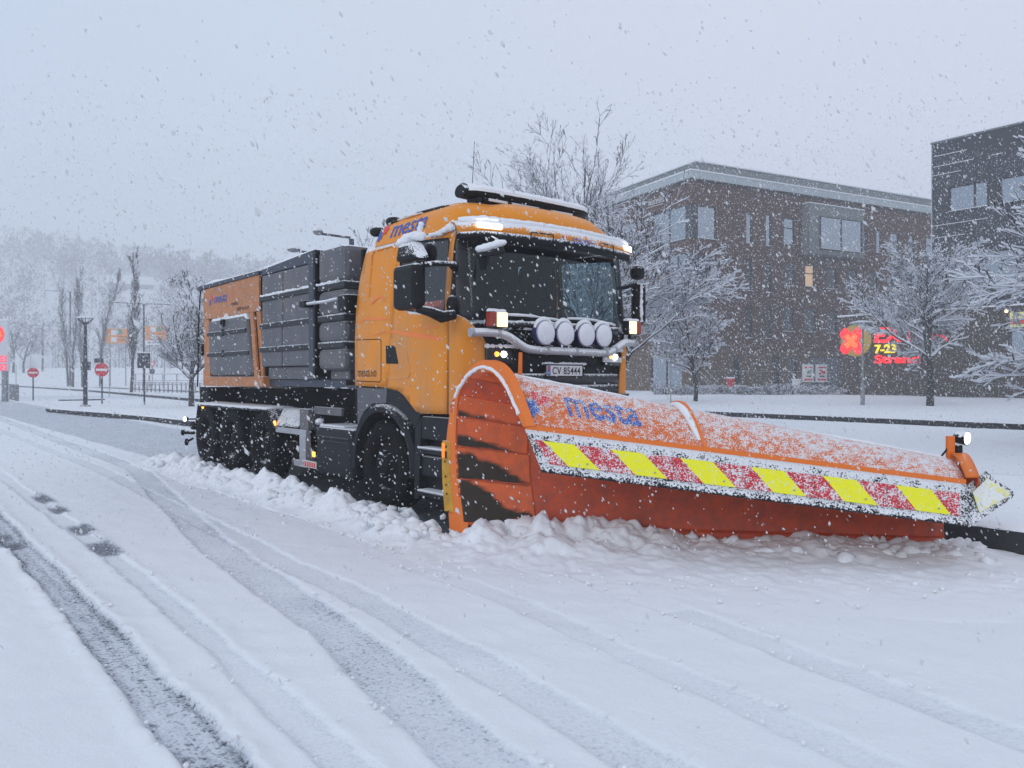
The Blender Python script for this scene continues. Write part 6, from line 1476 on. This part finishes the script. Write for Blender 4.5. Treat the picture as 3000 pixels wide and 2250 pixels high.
t = no_entry(298, 1182, 44, .39, 'larger red no entry sign beside the funnel lamp, with a grey plate above it', 1.91)
MB().box(-.42, .1, -.01, .02, 2.31, 2.56).build('plate', 'sign_back', t)
no_entry(97, 1175, 48.5, .31, 'smaller red no entry sign turned aside near the fuel price pylon', 1.77, .5)
p = pt(423, 1185, 42.4)
t = thing('road_sign', 'dark square sign seen from behind on its post', 'road sign', (p.x, p.y, 0))
MB().tube([(0, 0, -.1), (0, 0, 2.85)], .05, 8).build('post', 'post_dark', t)
MB().box(-.36, .33, -.05, -.055 + .03, 1.98, 2.80).build('panel', 'sign_back', t); MB().box(-.36, .33, -.06, .02, 2.802, 2.85).build('panel_snow', 'snow', t)
def arm_lamp(u, v, Y, H, al, ar, label, yaw=0, r=.075):
    p = pt(u, v, Y); t = thing('street_lamp', label, 'street lamp', (p.x, p.y, 0), yaw, 'tall road lamps')
    MB().tube([(0, 0, -.1), (0, 0, H * .5), (0, 0, H)], [r * 1.5, r * 1.2, r], 10).build('pole', 'post_dark', t, smooth=True)
    for L in (al, ar):
        if not L: continue
        ar_ = MB().tube([(0, 0, H - .25), (L * .06, 0, H + .05), (L * .8, 0, H + .16 * (1 if L < 0 else .05))], .04, 6).build('arm', 'post_dark', t)
        x = L * .9; hh = H + .22 * (1 if L < 0 else .05)
        MB().ball((x, 0, hh), abs(L) * .14, .18, .1, 12).build('lamp_head', 'rail', t, smooth=True); MB().ball((x, 0, hh + .07), abs(L) * .12, .16, .07, 10).build('lamp_snow', 'snow', t, smooth=True)
arm_lamp(421.5, 1149, 77, 8.7, -2.9, 2.7, 'double armed road lamp rising above the dark square sign')
arm_lamp(125, 1126, 160, 12.0, -3.2, 3.2, 'distant double armed road lamp above the bank', r=.16)
arm_lamp(206, 1130, 122, 14.9, -4.6, 0, 'road lamp with one long arm among the far poplars', r=.12)
p = pt(1020, 1105, 26)
arm_lamp(1030, 1105, 24, 5.75, -1.15, 0, 'road lamp whose head shows above the front tank of the spreader')
arm_lamp(990, 1105, 27, 5.7, -1.7, 0, 'road lamp whose head just clears the spreader lid')
# price pylon at the left edge
p = pt(15, 1175, 48.5)
t = thing('price_pylon', 'white fuel price pylon with red digits cut by the left edge', 'price sign', (p.x, p.y, 0))
M['pylon'] = mat('pylon_white', (.5, .52, .56), .5, emit=(.7, .78, .9), estr=.08)
M['pylon_red'] = mat('pylon_red', (.8, .05, .12), .5, emit=(1, .03, .1), estr=.7)
MB().box(-.14, .14, -.12, .12, -.1, 1.9).build('post', 'post_grey', t)
MB().box(-1.6, .25, -.12, .12, 1.85, 5.0).build('cabinet', 'pylon', t, bevel=.03); MB().box(-1.6, .28, -.15, .15, 5.0, 5.1).build('cabinet_snow', 'snow', t, bevel=.03)
MB().lathe([(.62, 0), (.62, .03)], (-.6, -.13, 4.15), (0, -1, 0), 28).build('emblem', 'sign_red', t); MB().lathe([(.48, .0), (.48, .02)], (-.6, -.165, 4.15), (0, -1, 0), 28).build('emblem_core', 'sign_orange', t)
for z in (2.63, 2.1):
    b = MB().box(-1.4, .17, -.14, -.121, z - .2, z + .2).build('price_field', 'pylon_red', t)
    lettering('digits', '18.55' if z > 2.5 else '17.92', 1.2, .26, lambda u, v: (-1.08 + u, -.146, z - .13 + v), 'sign_wt', b)
# orange direction boards
def board(u0, u1, v0, v1, Y, label, tail=False):
    p = pt((u0 + u1) / 2, 1140, Y); w_ = (u1 - u0) / 2278 * Y; z0 = CAM_H - (v1 - 1105) / 2278 * Y; z1 = CAM_H - (v0 - 1105) / 2278 * Y; h = z1 - z0
    t = thing('direction_sign', label, 'road sign', (p.x, p.y, 0), 0, 'orange direction signs on the far road')
    MB().box(-w_ / 2, w_ / 2, -.04, .04, z0, z1).build('panel', 'sign_or', t)
    for x in (-w_ * .32, w_ * .32): MB().tube([(x, .12, -.2), (x, .12, z1)], .07, 6).build('post', 'post_grey', t)
    for a, b, c, d, m in ((-.26, -.04, .56, .92, 'sign_wt'), (.02, .2, .6, .95, 'sign_gr'), (-.26, -.04, .1, .42, 'sign_wt')): MB().box(w_ * a, w_ * b, -.05, -.041, z0 + h * c, z0 + h * d).build('plate', m, t)
    MB().box(w_ * .04, w_ * .42, -.05, -.041, z0 + h * .42, z0 + h * .47).box(w_ * .04, w_ * .3, -.05, -.041, z0 + h * .2, z0 + h * .26).build('lettering', 'dark_print', t)
    if tail: MB().box(-w_ / 2, w_ * .3, -.04, .04, z0 - .62, z0 - .02).build('lower_panel', 'sign_wt', t); MB().box(-w_ * .36, -w_ * .26, -.05, -.041, z0 - .42, z0 - .22).box(-w_ * .2, w_ * .18, -.05, -.041, z0 - .38, z0 - .28).build('lettering', 'dark_print', t)
board(309, 380, 963, 1006, 112, 'left orange direction sign half hidden by a columnar poplar'); board(425, 493, 955, 997, 108, 'right orange direction sign with a white strip beneath', True)
p = pt(446, 1136, 95)
t = thing('give_way_sign', 'far triangular give way sign above a round one', 'road sign', (p.x, p.y, 0))
MB().tube([(0, .05, -.2), (0, .05, 3.4)], .05, 6).build('post', 'post_grey', t)
MB().add([(-.45, 0, 3.4), (.45, 0, 3.4), (0, 0, 2.62), (-.45, .03, 3.4), (.45, .03, 3.4), (0, .03, 2.62)], [(0, 2, 1), (3, 4, 5), (0, 1, 4, 3), (1, 2, 5, 4), (2, 0, 3, 5)]).add([(-.28, -.004, 3.3), (.28, -.004, 3.3), (0, -.004, 2.82)], [(0, 2, 1)], 1).build('triangle', ['sign_rd', 'sign_wt'], t)
MB().lathe([(.34, 0), (.34, .03)], (0, 0, 2.2), (0, -1, 0), 20).build('disc', 'sign_back', t)
def fence(P, h, gap, label, rails=(1.0, .6), slat=None):
    t = thing('fence', label, 'fence', (P[0][0], P[0][1], 0)); o = Vector((P[0][0], P[0][1], 0)); rl = MB(); sn = MB(); pos = []
    for a, b in zip(P, P[1:]):
        a = Vector((*a, 0)) - o; b = Vector((*b, 0)) - o; n = max(1, int((b - a).length / gap))
        for k in range(n): pos.append(a.lerp(b, k / n))
        for q in rails:
            rl = MB().tube([a + Vector((0, 0, h * q)), b + Vector((0, 0, h * q))], .04, 6).build('rail', 'rail', t)
            MB().tube([a + Vector((0, 0, h * q + .05)), b + Vector((0, 0, h * q + .05))], .04, 6).build('rail_snow', 'snow', rl)
    pos.append(b)
    m0 = None
    for q in pos:
        if m0 is None: m0 = MB().box(-.05, .05, -.05, .05, -.2, h * rails[0]).build('post', 'rail', t, loc=q)
        else: c = m0.copy(); COL.objects.link(c); c.parent = t; c.location = q
fence([tuple(pt(396, 1, 80).xy), tuple(pt(600, 1, 72).xy)], 0.95, .8, 'low snowy guard fence of close posts behind the island tree', (1.0, .82))
fence([tuple(pt(396, 1, 100).xy), tuple(pt(640, 1, 100).xy)], 1.9, 1.6, 'taller open railing behind the guard fence', (1.0, .55))
fence([tuple(pt(-40, 1, 52).xy), tuple(pt(30, 1, 52.5).xy), tuple(pt(52, 1, 49).xy)], 1.0, .8, 'short snowy railing that dips to the ground beside the price pylon', (1.0,))
for i, (u0, u1, v0, v1, Y) in enumerate(((27, 55, 1040, 1103, 166), (90, 112, 1040, 1072, 170))):
    p = pt((u0 + u1) / 2, 1105, Y); w_ = (u1 - u0) / 2278 * Y; z1 = CAM_H - (v0 - 1105) / 2278 * Y
    MBx = MB().box(-w_ / 2, w_ / 2, 0, 5, 0, z1); o = MBx.build('shed', 'pale_wall', None, loc=(p.x, p.y, 0)); tag(o, ['taller pale windowless shed behind the bank by the pylon', 'smaller pale shed behind the left no entry sign'][i], 'shed', 'pale sheds behind the bank')
for u, v, Y, hh, lab in ((47, 1150, 70, 2.6, 'thin snow pole left of the no entry sign'), (320, 1135, 60, 2.7, 'thin snow pole right of the larger no entry sign'), (1965, 1190, 36, 1.9, 'thin snow pole on the lawn in front of the entrance')):
    p = pt(u, v, Y); o = MB().tube([(0, 0, -.1), (0, 0, hh)], .025, 6).build('snow_pole', 'post_grey', None, loc=(p.x, p.y, zg(p.x, p.y))); tag(o, lab, 'snow pole')
# house on the hillside
p = pt(380, 800, 355)
t = thing('hillside_house', 'faint gabled house with snowy roof up on the misty hillside', 'house', (p.x, 355, 37.5), .5)
M['house_wall'] = mat('house_wall', (.3, .31, .33), .8)
hw = MB().box(-6, 6, -3.6, 3.6, -6, 4.3).build('wall', 'house_wall', t)
MB().add([(-6.8, -4.6, 4.1), (6.8, -4.6, 4.1), (6.8, 0, 7.2), (-6.8, 0, 7.2), (-6.8, 4.6, 4.1), (6.8, 4.6, 4.1)], [(0, 1, 2, 3), (3, 2, 5, 4), (1, 5, 2), (0, 3, 4)]).build('roof', 'snow', t)
for x in (-4.5, -1.5, 1.5, 4.5): MB().box(x - .6, x + .6, -3.65, -3.59, 1.5, 3.2).build('window', 'pane_dark', hw)
for y in (-2, 0, 2): MB().box(5.99, 6.05, y - .6, y + .6, 1.5, 3.2).build('window', 'pane_dark', hw)

t.scale = (1.42, 1.42, 1.42)

# ------------------------------------------------------------------ wooded hillside: one mass of bare crowns
M['wood'] = mat('far_wood', (.055, .055, .06), .9, snow=(.3, .9, .2, .6), vary=.3)
def forest():
    r = np.random.default_rng(91); V = []; n = 0; Qa = []
    def tri_tree(c, H, kind):
        k = 110 if kind == 0 else 90
        if kind == 0:
            t = r.random(k) ** .7; a = r.uniform(0, 2 * math.pi, k); rad = H * .34 * np.sin(np.clip(t * .9 + .15, 0, 1) * math.pi) ** .6 * np.sqrt(r.random(k)); z = H * (.2 + .8 * t)
        else:
            t = r.random(k); a = r.uniform(0, 2 * math.pi, k); rad = H * .2 * (1 - t) * (.4 + .6 * r.random(k)); z = H * (.1 + .9 * t)
        P = np.stack([rad * np.cos(a), rad * np.sin(a), z], 1)
        d = np.stack([np.cos(a) * .5, np.sin(a) * .5, r.uniform(.1, .9, k) if kind == 0 else r.uniform(-.4, .1, k)], 1); L = H * r.uniform(.06, .16, (k, 1)); w = L * .13
        s = np.cross(d, r.normal(size=(k, 3))); s /= np.linalg.norm(s, axis=1, keepdims=True)
        T = np.stack([P - s * w, P + s * w, P + d * L], 1).reshape(-1, 3) + c
        stem = np.array([[-.15, 0, 0], [.15, 0, 0], [0, 0, H * .95]]) * np.array([H / 14, 1, 1]) + c
        return np.concatenate([T, stem])
    for i in range(1700):
        x = r.uniform(-375, 170); y = r.uniform(172, 385) * HS
        if abs(x / y + .492) < .05 and 338 < y < 380: continue
        if x > -40 and r.random() < .5: continue
        h = float(hill(np.array([x]), np.array([y]))[0]); V.append(tri_tree(np.array([x, y, h - .3]), r.uniform(9, 20), 0 if r.random() < .75 else 1))
    V = np.concatenate(V); tag(mesh_np('hillside_wood', V, np.arange(len(V)).reshape(-1, 3), 'wood', smooth=False), kind='stuff')
forest()

# ------------------------------------------------------------------ falling snow
def flake_mat():
    m = bpy.data.materials.new('snowflake'); n, l, p = nodes(m); p.inputs['Base Color'].default_value = (.88, .9, .92, 1); p.inputs['Roughness'].default_value = .9; p.inputs['Specular IOR Level'].default_value = .1
    t = n.new('ShaderNodeBsdfTranslucent'); t.inputs[0].default_value = (.95, .96, .97, 1); mx = n.new('ShaderNodeMixShader'); mx.inputs[0].default_value = .92
    l.new(p.outputs[0], mx.inputs[1]); l.new(t.outputs[0], mx.inputs[2]); l.new(mx.outputs[0], n['Material Output'].inputs[0]); return m
M['flake'] = flake_mat()
def flakes():
    r = np.random.default_rng(5); pts = []; siz = []
    def fill(n, y0, y1, xw, z1, s0, s1):
        y = (r.random(n) * (y1 ** 3 - y0 ** 3) + y0 ** 3) ** (1 / 3); x = r.uniform(-1, 1, n) * (xw * y + 1.5); lo = np.maximum(0, CAM_H - .52 * y); hi = CAM_H + z1 * y + .3
        z = lo + (hi - lo) * r.random(n); pts.append(np.stack([x, y, z], 1)); siz.append(s0 + (s1 - s0) * r.random(n) ** 2.5)
    fill(14, 1.1, 2.2, .7, .35, .006, .010)
    fill(110, .9, 2.6, .8, .5, .003, .006)
    fill(3000, 2.2, 6.0, .78, .40, .003, .0085); fill(160, 2.2, 6.0, .78, .55, .003, .007)
    fill(17000, 5, 11, .74, .33, .0034, .0095); fill(1200, 5, 11, .74, .55, .0036, .009)
    fill(33000, 10, 22, .72, .28, .0042, .0105); fill(2600, 10, 22, .72, .55, .0045, .008)
    fill(50000, 20, 42, .72, .28, .006, .0135); fill(3000, 20, 42, .72, .5, .006, .010)
    P = np.concatenate(pts); S = np.concatenate(siz)
    a, b = (P[:, 0] - TO.x) * FX + (P[:, 1] - TO.y) * FY, (P[:, 0] - TO.x) * LX + (P[:, 1] - TO.y) * LY
    keep = ~((a > -6.2) & (a < 1.6) & (np.abs(b) < 1.2) & (P[:, 2] < 3.4)); P = P[keep]; S = S[keep]; n = len(P)
    base = np.array([[1, 0, 0], [-1, 0, 0], [0, 1, 0], [0, -1, 0], [0, 0, 1], [0, 0, -1]], float)
    F = np.array([[0, 2, 4], [2, 1, 4], [1, 3, 4], [3, 0, 4], [2, 0, 5], [1, 2, 5], [3, 1, 5], [0, 3, 5]])
    ax = np.stack([r.normal(.42, .16, n), r.normal(.0, .3, n), np.full(n, -.8)], 1); ax /= np.linalg.norm(ax, axis=1, keepdims=True)
    s1 = np.cross(ax, [0, 1., 0]); s1 /= np.linalg.norm(s1, axis=1, keepdims=True); s2 = np.cross(ax, s1)
    el = r.uniform(1.1, 2.6, n)
    jit = 1 + r.normal(0, .18, (n, 6, 1))
    V = (base[None, :, 0:1] * s1[:, None] + base[None, :, 1:2] * s2[:, None] * .8 + base[None, :, 2:3] * ax[:, None] * el[:, None, None]) * jit * S[:, None, None] + P[:, None]
    Q = (F[None] + 6 * np.arange(n)[:, None, None]).reshape(-1, 3)
    tag(mesh_np('falling_snow', V.reshape(-1, 3), Q, 'flake'), kind='stuff')
flakes()

# ------------------------------------------------------------------ the snowy air
hb = MB().box(-400, 400, -30, 575, -3.5, 104)
hm = bpy.data.materials.new('haze'); hm.use_nodes = True; hn = hm.node_tree.nodes; hl = hm.node_tree.links; hn.remove(hn['Principled BSDF'])
pv = hn.new('ShaderNodeVolumePrincipled'); pv.inputs['Color'].default_value = (.93, .95, .98, 1); pv.inputs['Density'].default_value = .0028; pv.inputs['Anisotropy'].default_value = .0
hl.new(pv.outputs[0], hn['Material Output'].inputs['Volume']); M['haze'] = hm
tag(hb.build('haze', 'haze'), kind='stuff')
